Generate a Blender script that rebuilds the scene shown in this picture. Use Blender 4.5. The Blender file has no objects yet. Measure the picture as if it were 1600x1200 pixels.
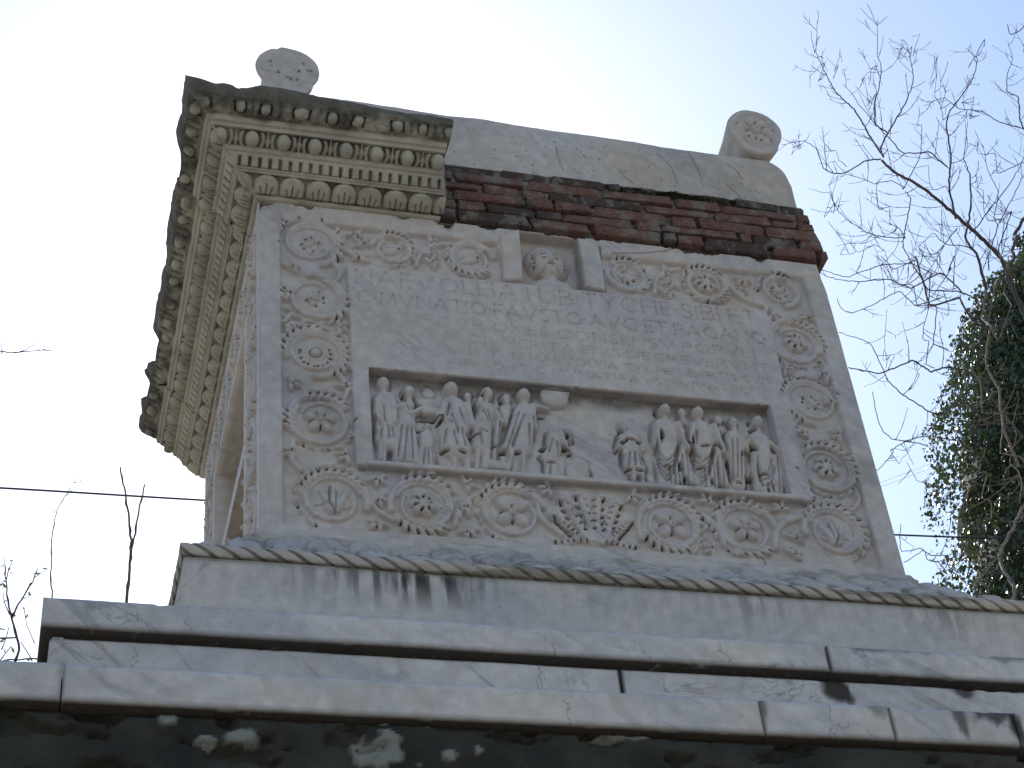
import bpy, math, random
import numpy as np, time
_t0 = time.time()
random.seed(7)
rng = np.random.default_rng(11)
S = bpy.context.scene
COL = S.collection
# ------------------------------------------------------------------ camera
RC = np.array([[0.9657132890463501, -0.2429967461353572, -0.0913806583851825],
               [0.09127859556598414, 0.6473295620690287, -0.7567249540374765],
               [0.24303510312459425, 0.7224382461076853, 0.6473151621969546]])   # world -> right, down, forward
CP = np.array([-0.60394986, -4.17255304, -3.09847344])
FPX = 2857.03
cam_d = bpy.data.cameras.new('camera'); cam = bpy.data.objects.new('camera', cam_d); COL.objects.link(cam)
from mathutils import Matrix, Vector
M = Matrix.Identity(4)
for i in range(3):
    M[i][0] = RC[0][i]; M[i][1] = -RC[1][i]; M[i][2] = -RC[2][i]; M[i][3] = CP[i]
cam.matrix_world = M
cam_d.sensor_width = 36; cam_d.lens = 36 * FPX / 1600; cam_d.clip_end = 3000; cam_d.clip_start = 0.05
S.camera = cam
GROUND = -4.7
# ------------------------------------------------------------------ light
SUN_EL, SUN_AZ = math.radians(43), math.radians(9)     # azimuth from +Y (north) towards +X
W = bpy.data.worlds.new('World'); S.world = W; W.use_nodes = True
nt = W.node_tree; bg = nt.nodes['Background']
sky = nt.nodes.new('ShaderNodeTexSky'); sky.sky_type = 'NISHITA'; sky.sun_disc = False
sky.sun_elevation = SUN_EL; sky.sun_rotation = SUN_AZ
sky.air_density = 1.35; sky.dust_density = 0.62; sky.ozone_density = 3.0; sky.altitude = 20
nt.links.new(sky.outputs[0], bg.inputs[0]); bg.inputs[1].default_value = 0.15
sd = bpy.data.lights.new('sun', 'SUN'); sd.energy = 4.0; sd.angle = math.radians(0.6); sd.color = (1, .95, .87)
sun = bpy.data.objects.new('sun', sd); COL.objects.link(sun)
dirv = Vector((math.sin(SUN_AZ) * math.cos(SUN_EL), math.cos(SUN_AZ) * math.cos(SUN_EL), math.sin(SUN_EL)))
sun.rotation_euler = dirv.to_track_quat('Z', 'Y').to_euler()
S.view_settings.view_transform = 'Standard'; S.view_settings.look = 'None'
S.view_settings.gamma = 1; S.view_settings.use_curve_mapping = False
S.view_settings.exposure = 0.3

# ------------------------------------------------------------------ photo point -> point on a plane of the place
def ray(px, py):
    return RC.T @ np.array([(px - 800) / FPX, (py - 600) / FPX, 1.0])
def on_y(px, py, y=0.0):
    d = ray(px, py); t = (y - CP[1]) / d[1]; return CP + t * d
def P2(px, py, y=0.01):
    p = on_y(px, py, y); return np.array([p[0], p[2]])

# ------------------------------------------------------------------ noise
def vnoise(a, b, seed=0):
    a = np.asarray(a, float); b = np.asarray(b, float)
    ia = np.floor(a).astype(np.int64); ib = np.floor(b).astype(np.int64)
    fa = a - ia; fb = b - ib; fa = fa * fa * (3 - 2 * fa); fb = fb * fb * (3 - 2 * fb)
    def h(i, j):
        n = (i * 374761393 + j * 668265263 + seed * 2147483647) & 0xffffffff
        n = ((n ^ (n >> 13)) * 1274126177) & 0xffffffff
        return ((n ^ (n >> 16)) & 0xffff) / 65535.0
    return (h(ia, ib) * (1 - fa) + h(ia + 1, ib) * fa) * (1 - fb) + (h(ia, ib + 1) * (1 - fa) + h(ia + 1, ib + 1) * fa) * fb - .5
def fbm(a, b, seed=0, oct=4):
    r = 0; k = 1.0
    for o in range(oct):
        r = r + k * vnoise(a * 2 ** o, b * 2 ** o, seed + o * 17); k *= .5
    return r
def sstep(a, b, x):
    t = np.clip((x - a) / (b - a), 0, 1); return t * t * (3 - 2 * t)

# ------------------------------------------------------------------ materials
class NT:
    def __init__(s, name, rough=.8):
        s.m = bpy.data.materials.new(name); s.m.use_nodes = True
        s.n = s.m.node_tree.nodes; s.l = s.m.node_tree.links
        s.b = s.n['Principled BSDF']; s.b.inputs['Roughness'].default_value = rough
        s.b.inputs['Specular IOR Level'].default_value = .25
        tc = s.n.new('ShaderNodeTexCoord'); s.obj = tc.outputs['Object']
    def _in(s, sock, v):
        if hasattr(v, 'is_output') or isinstance(v, bpy.types.NodeSocket): s.l.new(v, sock)
        elif v is not None:
            if isinstance(v, (tuple, list)) and len(v) == 3 and sock.type == 'RGBA': v = (*v, 1)
            sock.default_value = v
    def map(s, scale=(1, 1, 1), rot=(0, 0, 0), loc=(0, 0, 0), vec=None):
        n = s.n.new('ShaderNodeMapping'); s.l.new(vec or s.obj, n.inputs[0])
        n.inputs['Scale'].default_value = scale; n.inputs['Rotation'].default_value = rot; n.inputs['Location'].default_value = loc
        return n.outputs[0]
    def noise(s, scale, detail=5, vec=None, rough=.55, dist=0.0, color=False):
        n = s.n.new('ShaderNodeTexNoise'); s.l.new(vec or s.obj, n.inputs['Vector'])
        n.inputs['Scale'].default_value = scale; n.inputs['Detail'].default_value = detail
        n.inputs['Roughness'].default_value = rough; n.inputs['Distortion'].default_value = dist
        return n.outputs['Color' if color else 'Fac']
    def math(s, op, a, b=None, c=None):
        n = s.n.new('ShaderNodeMath'); n.operation = op; s._in(n.inputs[0], a); s._in(n.inputs[1], b)
        if c is not None: s._in(n.inputs[2], c)
        return n.outputs[0]
    def ramp(s, v, a, b, x=0.0, y=1.0):
        n = s.n.new('ShaderNodeMapRange'); n.interpolation_type = 'SMOOTHSTEP'
        s._in(n.inputs[0], v); n.inputs[1].default_value = a; n.inputs[2].default_value = b
        n.inputs[3].default_value = x; n.inputs[4].default_value = y; return n.outputs[0]
    def mix(s, f, a, b):
        n = s.n.new('ShaderNodeMix'); n.data_type = 'RGBA'
        s._in(n.inputs[0], f); s._in(n.inputs[6], a); s._in(n.inputs[7], b); return n.outputs[2]
    def xyz(s, vec=None):
        n = s.n.new('ShaderNodeSeparateXYZ'); s.l.new(vec or s.obj, n.inputs[0]); return n.outputs
    def attr(s, name):
        n = s.n.new('ShaderNodeAttribute'); n.attribute_name = name; return n.outputs['Fac']
    def vor(s, scale, vec=None, feature='F1'):
        n = s.n.new('ShaderNodeTexVoronoi'); n.feature = feature; s.l.new(vec or s.obj, n.inputs['Vector'])
        n.inputs['Scale'].default_value = scale; return n.outputs['Distance']
    def out(s, col, bump=None, bs=.3, dist=.01):
        s._in(s.b.inputs['Base Color'], col)
        if bump is not None:
            n = s.n.new('ShaderNodeBump'); n.inputs['Strength'].default_value = bs; n.inputs['Distance'].default_value = dist
            s.l.new(bump, n.inputs['Height']); s.l.new(n.outputs[0], s.b.inputs['Normal'])
        return s.m

def veined(t, base, vein, warm, vscale=2.2, amount=.6, rot=(0, .9, 0), stretch=(1, 1, .28)):
    v = t.map(stretch, (0, 0, 0), vec=t.map((1, 1, 1), rot))
    n1 = t.noise(vscale, 6, v, .6, .7)
    r = t.math('ABSOLUTE', t.math('SUBTRACT', n1, .5))
    thin = t.ramp(r, 0.0, .022, 1, 0)
    gate = t.ramp(t.noise(1.7, 3), .42, .62)
    soft = t.ramp(t.noise(vscale * 1.3, 5, v, .6, .4), .45, .68)
    c = t.mix(t.ramp(t.noise(3.1, 5), .35, .7), base, warm)
    c = t.mix(t.math('MULTIPLY', soft, amount * .5), c, vein)
    c = t.mix(t.math('MULTIPLY', t.math('MULTIPLY', thin, gate), amount * .6), c, tuple(x * .7 for x in vein))
    g = t.ramp(t.noise(26, 4), .3, .75, .86, 1.08)
    mm = t.n.new('ShaderNodeMix'); mm.data_type = 'RGBA'; mm.blend_type = 'MULTIPLY'; mm.inputs[0].default_value = 1
    t.l.new(c, mm.inputs[6]); cc = t.n.new('ShaderNodeCombineColor')
    for k in range(3): t.l.new(g, cc.inputs[k])
    t.l.new(cc.outputs[0], mm.inputs[7])
    return mm.outputs[2]

def m_carved():
    t = NT('carved_marble', .75)
    c = veined(t, (.505, .450, .435), (.355, .335, .36), (.54, .468, .415), 2.6, .75, (0, .85, 0), (1, 1, .20))
    # soot and lichen spots that settled in the marble
    sp = t.ramp(t.noise(60, 3), .68, .74)
    sp = t.math('MULTIPLY', sp, t.ramp(t.noise(4, 3), .5, .62))
    c = t.mix(t.math('MULTIPLY', sp, .7), c, (.09, .085, .075))
    c = t.mix(t.math('MULTIPLY', t.attr('soot_shade'), t.ramp(t.noise(30, 5), .2, .6, .6, 1)), c, (.055, .048, .04))  # attribute carries soot plus painted shade of creases and recesses
    c = t.mix(t.attr('ochre'), c, (.30, .235, .15))
    b = t.math('ADD', t.math('MULTIPLY', t.noise(90, 5), .6), t.math('MULTIPLY', t.noise(300, 3), .4))
    return t.out(c, b, .35, .004)
def m_cornice():
    t = NT('weathered_cornice_marble', .85)
    c = t.mix(t.ramp(t.noise(5, 6), .35, .65), (.43, .39, .32), (.33, .30, .25))
    c = t.mix(t.math('MULTIPLY', t.ramp(t.noise(16, 5), .5, .75), .5), c, (.20, .17, .13))
    l = t.attr('soot_shade')
    k = t.math('ADD', l, t.math('MULTIPLY', t.math('SUBTRACT', t.noise(11, 6), .5), 1.3))
    c = t.mix(t.ramp(k, .3, .85, 0, .86), c, t.mix(t.ramp(t.noise(28, 6, None, .7), .35, .7), (.050, .046, .041), (.12, .108, .09)))
    b = t.math('ADD', t.math('MULTIPLY', t.noise(70, 6, None, .65), .7), t.math('MULTIPLY', t.noise(240, 3), .3))
    return t.out(c, b, .6, .006)
def m_slab():
    t = NT('veined_white_marble', .6)
    c = veined(t, (.58, .52, .495), (.34, .325, .355), (.61, .535, .47), 3.4, .95, (0, .95, 0), (1, 1, .26))
    w2 = t.noise(2.4, 7, None, .6, .5); w2 = t.ramp(t.math('ABSOLUTE', t.math('SUBTRACT', w2, .5)), 0, .006, 1, 0)
    c = t.mix(t.math('MULTIPLY', t.math('MULTIPLY', w2, t.ramp(t.noise(2.6, 3), .46, .62)), .75), c, (.17, .15, .14))
    c = t.mix(t.math('MULTIPLY', t.ramp(t.noise(7, 6), .52, .72), .35), c, (.40, .335, .25))
    ed = t.attr('grime_dark')
    c = t.mix(t.math('MULTIPLY', ed, t.ramp(t.noise(18, 5), .05, .38)), c, (.045, .035, .028))
    c = t.mix(t.math('MULTIPLY', t.ramp(t.noise(42, 4), .6, .75), .25), c, (.25, .21, .16))
    b = t.math('ADD', t.math('MULTIPLY', t.noise(60, 5), .6), t.math('MULTIPLY', t.noise(260, 3), .4))
    return t.out(c, b, .22, .004)
def m_plinth():
    t = NT('grey_plinth_marble', .7)
    c = veined(t, (.51, .458, .44), (.33, .315, .34), (.54, .475, .43), 3.0, .9, (0, -.8, 0), (1, 1, .35))
    x, y, z = t.xyz()
    st = t.noise(26, 4, t.map((1, 1, .13)))
    st = t.ramp(st, .40, .58)
    top = t.ramp(z, -.43, -.29)
    c = t.mix(t.math('MULTIPLY', t.math('MULTIPLY', st, top), t.attr('grime_dark')), c, (.035, .032, .028))
    c = t.mix(t.math('MULTIPLY', t.ramp(z, -.30, -.272), .55), c, (.22, .165, .09))
    b = t.noise(80, 5)
    return t.out(c, b, .25, .004)
def m_rubble():
    t = NT('dark_lichened_podium', .95)
    c = t.mix(t.ramp(t.noise(6, 7), .3, .7), (.026, .024, .020), (.062, .056, .046))
    c = t.mix(t.ramp(t.noise(2.3, 4), .5, .7, 0, .7), c, (.030, .036, .020))
    c = t.mix(t.attr('plaster'), c, (.24, .23, .20))
    b = t.math('ADD', t.noise(20, 7, None, .7), t.math('MULTIPLY', t.attr('plaster'), .4))
    return t.out(c, b, .8, .02)
def m_brick(name, a, b2):
    t = NT(name, .9)
    c = t.mix(t.ramp(t.noise(22, 5), .3, .7), a, b2)
    c = t.mix(t.ramp(t.noise(9, 6), .5, .66, 0, .8), c, (.035, .030, .026))
    w = t.n.new('ShaderNodeNewGeometry').outputs['Position']
    c = t.mix(t.ramp(t.noise(13, 6, w, .7), .48, .60, 0, .8), c, (.20, .175, .15))
    c = t.mix(t.ramp(t.noise(6, 5, w, .6), .57, .68, 0, .8), c, (.040, .036, .032))
    return t.out(c, t.noise(60, 6, w, .7), .9, .010)
def m_simple(name, a, b2, sc=20, rough=.9, bump=.5, bd=.01):
    t = NT(name, rough)
    c = t.mix(t.ramp(t.noise(sc, 5), .3, .7), a, b2)
    return t.out(c, t.noise(sc * 3, 5), bump, bd)
def m_leaf(name, a, b2):
    t = NT(name, .38)
    t.b.inputs['Specular IOR Level'].default_value = .5
    oi = t.n.new('ShaderNodeAttribute'); oi.attribute_name = 'tint'
    c = t.mix(oi.outputs['Fac'], a, b2)
    t._in(t.b.inputs['Base Color'], c)
    tr = t.n.new('ShaderNodeBsdfTranslucent'); t._in(tr.inputs[0], t.mix(.5, c, (.16, .22, .03)))
    mx = t.n.new('ShaderNodeMixShader'); mx.inputs[0].default_value = .22
    o = t.n['Material Output']; t.l.new(t.b.outputs[0], mx.inputs[1]); t.l.new(tr.outputs[0], mx.inputs[2]); t.l.new(mx.outputs[0], o.inputs[0])
    return t.m
MAT = dict(carved=m_carved(), cornice=m_cornice(), slab=m_slab(), plinth=m_plinth(), rubble=m_rubble(),
           brick=m_brick('red_brick', (.205, .098, .076), (.14, .072, .058)),
           brick_dark=m_brick('sooty_brick', (.095, .058, .048), (.058, .045, .040)),
           mortar=m_simple('lime_mortar', (.22, .19, .16), (.09, .08, .07), 22),
           moss=m_simple('moss_and_shade_fill', (.012, .015, .006), (.03, .034, .012), 40),  # brick moss; also the dark fill painting shade in step gaps and ivy
           bark=m_simple('bare_bark', (.055, .042, .038), (.10, .080, .070), 30, .8),
           bark_pale=m_simple('pale_grey_bark', (.24, .20, .17), (.12, .10, .085), 40, .8),
           shoot=m_simple('green_brown_shoot', (.07, .075, .05), (.12, .11, .08), 30, .7),
           leaf=m_leaf('ivy_leaf', (.014, .030, .010), (.040, .065, .016)),
           leaf_y=m_leaf('young_leaf', (.16, .19, .04), (.25, .25, .07)),
           cable=m_simple('black_cable', (.018, .018, .03), (.03, .03, .045), 20, .5, .1),
           paving=m_simple('pale_basalt_paving', (.36, .32, .26), (.27, .245, .21), 3, .9),
           soil=m_simple('dry_pale_ground', (.38, .33, .26), (.28, .25, .19), 1.5, .95))

# ------------------------------------------------------------------ object helpers
def link(name, me, mat=None, parent=None, label=None, cat=None, group=None, kind=None):
    o = bpy.data.objects.new(name, me); COL.objects.link(o)
    if me is not None and mat is not None and not me.materials: me.materials.append(mat)
    if parent is not None: o.parent = parent
    if label: o['label'] = label
    if cat: o['category'] = cat
    if group: o['group'] = group
    if kind: o['kind'] = kind
    return o
def mesh_np(name, V, F, smooth=True, attrs=None):
    """V (n,3), F (m,4) quads or (m,3)"""
    me = bpy.data.meshes.new(name); V = np.ascontiguousarray(V, np.float32); F = np.ascontiguousarray(F, np.int32)
    k = F.shape[1]
    me.vertices.add(len(V)); me.vertices.foreach_set('co', V.ravel())
    me.loops.add(F.size); me.loops.foreach_set('vertex_index', F.ravel())
    me.polygons.add(len(F)); me.polygons.foreach_set('loop_start', np.arange(0, F.size, k, dtype=np.int32))
    me.polygons.foreach_set('loop_total', np.full(len(F), k, np.int32))
    if smooth: me.polygons.foreach_set('use_smooth', np.ones(len(F), bool))
    me.update(calc_edges=True)
    for nm, a in (attrs or {}).items():
        at = me.attributes.new(nm, 'FLOAT', 'POINT'); at.data.foreach_set('value', np.ascontiguousarray(a, np.float32))
    return me
def empty(name, loc, label, cat, group=None):
    o = bpy.data.objects.new(name, None); COL.objects.link(o); o.location = loc
    o['label'] = label; o['category'] = cat
    if group: o['group'] = group
    return o
def adopt(o, parent):   # parent keeps its own location: cancel it
    o.parent = parent; o.matrix_parent_inverse = Matrix.Translation(-Vector(parent.location))
def gridfaces(nu, nv):
    i = np.arange((nu - 1) * (nv - 1)); u = i // (nv - 1); v = i % (nv - 1); a = u * nv + v
    return np.stack([a, a + nv, a + nv + 1, a + 1], 1)
def split(Vg, ids, names, mat, parent, attrs, flip=False):
    """Vg (nu,nv,3) grid cut into one object for each id; names {id:(name,label,mat,parent or None)}"""
    nu, nv = Vg.shape[:2]; F = gridfaces(nu, nv)
    if flip: F = F[:, ::-1]
    fid = ids[:-1, :-1].ravel(); V = Vg.reshape(-1, 3); out = {}
    order = np.argsort(fid, kind='stable'); sf = fid[order]
    uq, st = np.unique(sf, return_index=True); st = list(st) + [len(sf)]
    for k, u in enumerate(uq):
        if u < 0: continue
        ff = F[order[st[k]:st[k + 1]]]; used, inv = np.unique(ff, return_inverse=True)
        me = mesh_np(names[u][0], V[used], inv.reshape(-1, 4), True, {a: b.ravel()[used] for a, b in attrs.items()})
        out[u] = (me, names[u])
    objs = {}
    for u in uq:
        if u < 0 or u not in out: continue
        me, nm = out[u]
        par = parent if u == 0 else (objs.get(0) if objs.get(0) else parent)
        o = link(nm[0], me, mat, None, nm[1]); adopt(o, par) if par is parent else setattr(o, 'parent', par)
        objs[u] = o
    return objs

# ------------------------------------------------------------------ relief field
class Field:
    def __init__(s, x0, x1, z0, z1, d):
        s.x = np.arange(x0, x1 + d * .5, d); s.z = np.arange(z0, z1 + d * .5, d)
        s.X, s.Z = np.meshgrid(s.x, s.z, indexing='ij'); s.d = d; s.x0 = x0; s.z0 = z0
        s.H = np.zeros_like(s.X); s.I = np.zeros(s.X.shape, np.int32); s.N = {0: ('front_panel', None)}; s.cur = 0
        s.K = np.zeros_like(s.X); s.O = np.zeros_like(s.X)
    def id(s, name, label=None):
        k = len(s.N); s.N[k] = (name, label); s.cur = k; return k
    def win(s, a, b, c, e):
        i0 = max(0, int((a - s.x0) / s.d)); i1 = min(len(s.x), int((b - s.x0) / s.d) + 2)
        j0 = max(0, int((c - s.z0) / s.d)); j1 = min(len(s.z), int((e - s.z0) / s.d) + 2)
        if i1 <= i0 or j1 <= j0: return None
        return (slice(i0, i1), slice(j0, j1))
    def put(s, w, h, mask=None, own=True):
        H = s.H[w]; m = h > H
        if mask is not None: m &= mask
        H[m] = h[m]
        if own and s.cur: s.I[w][m] = s.cur
    def capsule(s, p, q, r0, r1, base, hgt, own=True, pw=.5):
        p = np.asarray(p, float); q = np.asarray(q, float); R = max(r0, r1)
        w = s.win(min(p[0], q[0]) - R, max(p[0], q[0]) + R, min(p[1], q[1]) - R, max(p[1], q[1]) + R)
        if w is None: return
        X, Z = s.X[w], s.Z[w]; d = q - p; L = max(d @ d, 1e-12)
        t = np.clip(((X - p[0]) * d[0] + (Z - p[1]) * d[1]) / L, 0, 1)
        r = r0 + (r1 - r0) * t; D = np.hypot(X - p[0] - t * d[0], Z - p[1] - t * d[1]) / r
        h = np.where(D < 1, base + hgt * (r / R) * np.clip(1 - D * D, 0, 1) ** pw, -9); s.put(w, h, None, own)
    def path(s, P, r0, r1, base, hgt, own=True, pw=.5):
        n = len(P) - 1
        for i in range(n):
            a, b = r0 + (r1 - r0) * i / n, r0 + (r1 - r0) * (i + 1) / n
            s.capsule(P[i], P[i + 1], a, b, base, hgt * max(a, b) / max(r0, r1), own, pw)
    def ell(s, c, a, b, ang, base, hgt, own=True, pw=.5):
        R = max(a, b); w = s.win(c[0] - R, c[0] + R, c[1] - R, c[1] + R)
        if w is None: return
        X, Z = s.X[w] - c[0], s.Z[w] - c[1]; ca, sa = math.cos(ang), math.sin(ang)
        D = ((X * ca + Z * sa) / a) ** 2 + ((-X * sa + Z * ca) / b) ** 2
        s.put(w, np.where(D < 1, base + hgt * np.clip(1 - D, 0, 1) ** pw, -9), None, own)
    def cut(s, c, a, b, ang, depth, soft=1.0):     # drilled pit, painted dark inside to deepen its shade
        R = max(a, b) * 1.6; w = s.win(c[0] - R, c[0] + R, c[1] - R, c[1] + R)
        if w is None: return
        X, Z = s.X[w] - c[0], s.Z[w] - c[1]; ca, sa = math.cos(ang), math.sin(ang)
        D = ((X * ca + Z * sa) / a) ** 2 + ((-X * sa + Z * ca) / b) ** 2
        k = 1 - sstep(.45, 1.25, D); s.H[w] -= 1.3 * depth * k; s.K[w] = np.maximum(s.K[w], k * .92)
    def groove(s, P, wd, depth, soot_shade=.15):
        P = [np.asarray(p, float) for p in P]
        for p, q in zip(P[:-1], P[1:]):
            w = s.win(min(p[0], q[0]) - 3 * wd, max(p[0], q[0]) + 3 * wd, min(p[1], q[1]) - 3 * wd, max(p[1], q[1]) + 3 * wd)
            if w is None: continue
            X, Z = s.X[w], s.Z[w]; d = q - p; L = max(d @ d, 1e-12)
            t = ((X - p[0]) * d[0] + (Z - p[1]) * d[1]) / L; tc = np.clip(t, 0, 1)
            D = np.hypot(X - p[0] - tc * d[0], Z - p[1] - tc * d[1])
            k = np.clip(1 - D / wd, 0, 1); k *= (t <= 1) | (D < wd * .3)
            s.H[w] -= depth * k; s.K[w] = np.maximum(s.K[w], soot_shade * k)

F = Field(0, 2.0, 0, 1.345, .0021)
X, Z = F.X, F.Z
BF = -.021            # floor of the scroll band
def box_level(x0, x1, z0, z1, lev, bev=.004):
    dd = np.minimum(np.minimum(X - x0, x1 - X), np.minimum(Z - z0, z1 - Z))
    m = sstep(-bev, bev, dd); F.H[:] = F.H * (1 - m) + lev * m
box_level(.072, 1.925, .028, 1.272, BF, .006)             # sunk band of scrolls
box_level(.287, 1.750, .268, 1.095, -.001, .004)          # inscription field
# fine raised fillet round the band
# relief picture
box_level(.343, 1.674, .283, .654, -.046, .003)
# sloping floor of the relief: deep under the lintel, shallower at the feet
m = (X > .345) & (X < 1.672) & (Z > .285) & (Z < .652)
F.H[m] = -.045 + .010 * (1 - sstep(.285, .60, Z[m])) + .004 * fbm(X[m] * 6, Z[m] * 6, 5)
# ledge below the picture
F.id('picture_ledge')
w = F.win(.318, 1.712, .256, .292)
h = np.where((F.X[w] > .318) & (F.X[w] < 1.712), .008 * np.clip(1 - ((F.Z[w] - .273) / .014) ** 2, 0, 1) ** .5, -9); h[h <= 0] = -9; F.put(w, h)
F.cur = 0
F.groove([(.30, .262), (1.73, .262)], .006, .010, .5)
# niche of the portrait with its two open shutters
box_level(.812, 1.178, 1.100, 1.312, -.004, .003)
box_level(.880, 1.096, 1.104, 1.336, -.052, .003)
F.id('open_shutter', 'left shutter of the portrait niche')
def quad(pts, lev, edge=.004):
    pts = [np.array(p) for p in pts]; xs = [p[0] for p in pts]; zs = [p[1] for p in pts]
    w = F.win(min(xs), max(xs), min(zs), max(zs)); Xw, Zw = F.X[w], F.Z[w]; dm = np.full(Xw.shape, 9.)
    for p, q in zip(pts, pts[1:] + pts[:1]):
        d = q - p; L = np.hypot(*d); dm = np.minimum(dm, ((Xw - p[0]) * d[1] - (Zw - p[1]) * d[0]) / L * -1)
    F.put(w, np.where(dm > 0, lev(Xw) - .004 * (1 - sstep(0, edge, dm)), -9))
quad([(.815, 1.102), (.878, 1.102), (.893, 1.340), (.824, 1.306)], lambda x: .001 + .012 * (x - .815) / .07)
F.id('open_shutter', 'right shutter of the portrait niche')
quad([(1.093, 1.102), (1.170, 1.102), (1.177, 1.312), (1.100, 1.340)], lambda x: .013 - .012 * (x - 1.095) / .08)
F.cur = 0; F.groove([(1.171, 1.104), (1.180, 1.312)], .004, .012, .6); F.groove([(.811, 1.104), (.820, 1.306)], .003, .006, .3)
F.groove([(.882, 1.10), (.897, 1.335)], .004, .01, .5); F.groove([(1.092, 1.10), (1.098, 1.335)], .004, .01, .5)
# ---- portrait bust
F.id('portrait_bust', 'round faced woman in the little window')
cx, cz = .986, 1.222
F.ell((cx, 1.108), .085, .045, 0, -.045, .045)
F.capsule((cx, 1.12), (cx, 1.19), .030, .026, -.045, .040)
F.ell((cx, cz + .006), .078, .082, 0, -.048, .042)      # hair mass
F.ell((cx, cz - .004), .066, .074, 0, -.046, .060)
F.capsule((cx, cz + .014), (cx, cz - .014), .006, .010, .010, .013)
for sx in (-1, 1):
    F.ell((cx + sx * .022, cz + .008), .011, .007, 0, .004, .008); F.ell((cx + sx * .058, cz - .012), .011, .015, 0, -.045, .04)
    F.cut((cx + sx * .022, cz + .018), .012, .0040, 0, .010); F.cut((cx + sx * .022, cz - .002), .010, .003, 0, .007)
    for k in range(5): F.cut((cx + sx * .053, cz - .028 + k * .015), .004, .004, 0, .014)
F.ell((cx, cz - .026), .014, .006, 0, .000, .006); F.cut((cx, cz - .028), .015, .0026, 0, .010)
F.groove([(cx - .02, 1.185), (cx - .06, 1.12)], .004, .008, .3); F.groove([(cx + .02, 1.185), (cx + .06, 1.12)], .004, .008, .3)
F.groove([(cx, 1.16), (cx + .01, 1.11)], .003, .005, .2)
for k in range(9):
    a = math.pi * (k + .5) / 9; F.cut((cx + .053 * math.cos(a), cz + .008 + .050 * math.sin(a)), .004, .0022, a, .008)

# ---- running scroll with flowers in its turns
def arcpts(c, r0, r1, a0, a1, n=22):
    return [(c[0] + (r0 + (r1 - r0) * i / n) * math.cos(a0 + (a1 - a0) * i / n), c[1] + (r0 + (r1 - r0) * i / n) * math.sin(a0 + (a1 - a0) * i / n)) for i in range(n + 1)]
def drills(c, r, a0, a1, n, wl=.010, wd=.0036, tilt=.6, dep=.014, jit=.3):
    for i in range(n):
        a = a0 + (a1 - a0) * (i + .5 + random.uniform(-jit, jit)) / n; rr = r * random.uniform(.95, 1.05)
        F.cut((c[0] + rr * math.cos(a), c[1] + rr * math.sin(a)), wl * random.uniform(.6, 1.3), wd * random.uniform(.8, 1.2), a + tilt + random.uniform(-.25, .25), dep)
def sheath(c, r, a0, a1, n, w=.023):
    # acanthus leaf wrapping the stem: overlapping lobes with drilled eyes between
    F.path(arcpts(c, r, r, a0, a1, 14), w * .6, w * .8, BF, .020)
    w0_ = w
    for i in range(n):
        a = a0 + (a1 - a0) * (i + .5) / n; sg = 1 if a1 > a0 else -1; w = w0_ * (.65 + .55 * math.sin(math.pi * (i + .7) / (n + .4))) * random.uniform(.9, 1.12)
        for rr, ww in ((r + w * .55, w * .62), (r - w * .35, w * .4)):
            F.ell((c[0] + rr * math.cos(a), c[1] + rr * math.sin(a)), ww * 1.25, ww * .52, a + sg * 1.02, BF + .004, .021 + random.uniform(-.002, .002))
    for i in range(n):
        a = a0 + (a1 - a0) * (i + 1.0) / n
        F.cut((c[0] + (r + w * .35) * math.cos(a), c[1] + (r + w * .35) * math.sin(a)), w * .46, w * .15, a + (.75 if a1 > a0 else -.75), .020)
def petals(c, n, r, pr, ph=0, center=.011, h=.018, ring=True, squash=1.0):
    for i in range(n):
        a = ph + 2 * math.pi * i / n
        F.ell((c[0] + r * math.cos(a), c[1] + r * math.sin(a) * squash), pr * 1.05, pr * .82, a, BF + .001, h + .006)
        F.groove([(c[0] + r * .6 * math.cos(a), c[1] + r * .6 * math.sin(a)), (c[0] + (r + pr * .6) * math.cos(a), c[1] + (r + pr * .6) * math.sin(a))], .003, .003)
        b = a + math.pi / n
        F.cut((c[0] + (r * .85) * math.cos(b), c[1] + (r * .85) * math.sin(b)), .0075, .003, b, .013)
    F.ell(c, center, center, 0, BF + .004, h + .003)
    if ring:
        F.groove(arcpts(c, center * .9, center * .9, 0, 6.283, 14), .0022, .006, .4); F.cut(c, .003, .003, 0, .007)
def lily(c, s=1.0, m=1):
    for dx, ang, l in ((-.030, .5, .035), (0.0, 0.0, .045), (.034, -.55, .036)):
        F.capsule((c[0] + m * dx * .15 * s, c[1] - .03 * s), (c[0] + m * dx * s, c[1] + (l - .01) * s), .016 * s, .006 * s, BF + .002, .018)
    F.groove([(c[0] - m * .006 * s, c[1] + .045 * s), (c[0] - .011 * m * s, c[1] - .01 * s), (c[0] + .004 * m * s, c[1] - .045 * s)], .0036, .014, .6)
    F.groove([(c[0] + m * .010 * s, c[1] + .03 * s), (c[0] + .006 * m * s, c[1]), (c[0] + .004 * s * m, c[1] - .04 * s)], .003, .010, .5)
    F.groove([(c[0] - m * .045 * s, c[1] - .02 * s), (c[0] - m * .02 * s, c[1] - .012 * s), (c[0], c[1] - .03 * s)], .003, .009, .5)
    F.path(arcpts((c[0] + m * .03 * s, c[1]), .026 * s, .014 * s, -2.2, 2.2, 10), .005, .004, BF, .012)
def bird(c, s=1.0):
    F.ell(c, .036 * s, .020 * s, .5, BF, .020); F.ell((c[0] + .03 * s, c[1] + .026 * s), .013 * s, .013 * s, 0, BF, .020)
    F.capsule((c[0] - .02 * s, c[1] - .01 * s), (c[0] - .055 * s, c[1] - .035 * s), .011 * s, .004 * s, BF, .014)
    F.groove([(c[0] - .03 * s, c[1] + .004), (c[0] + .01, c[1] + .002)], .003, .009, .5); F.cut((c[0] + .02 * s, c[1] + .004), .009, .003, .8, .012)
R_ = .104
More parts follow.
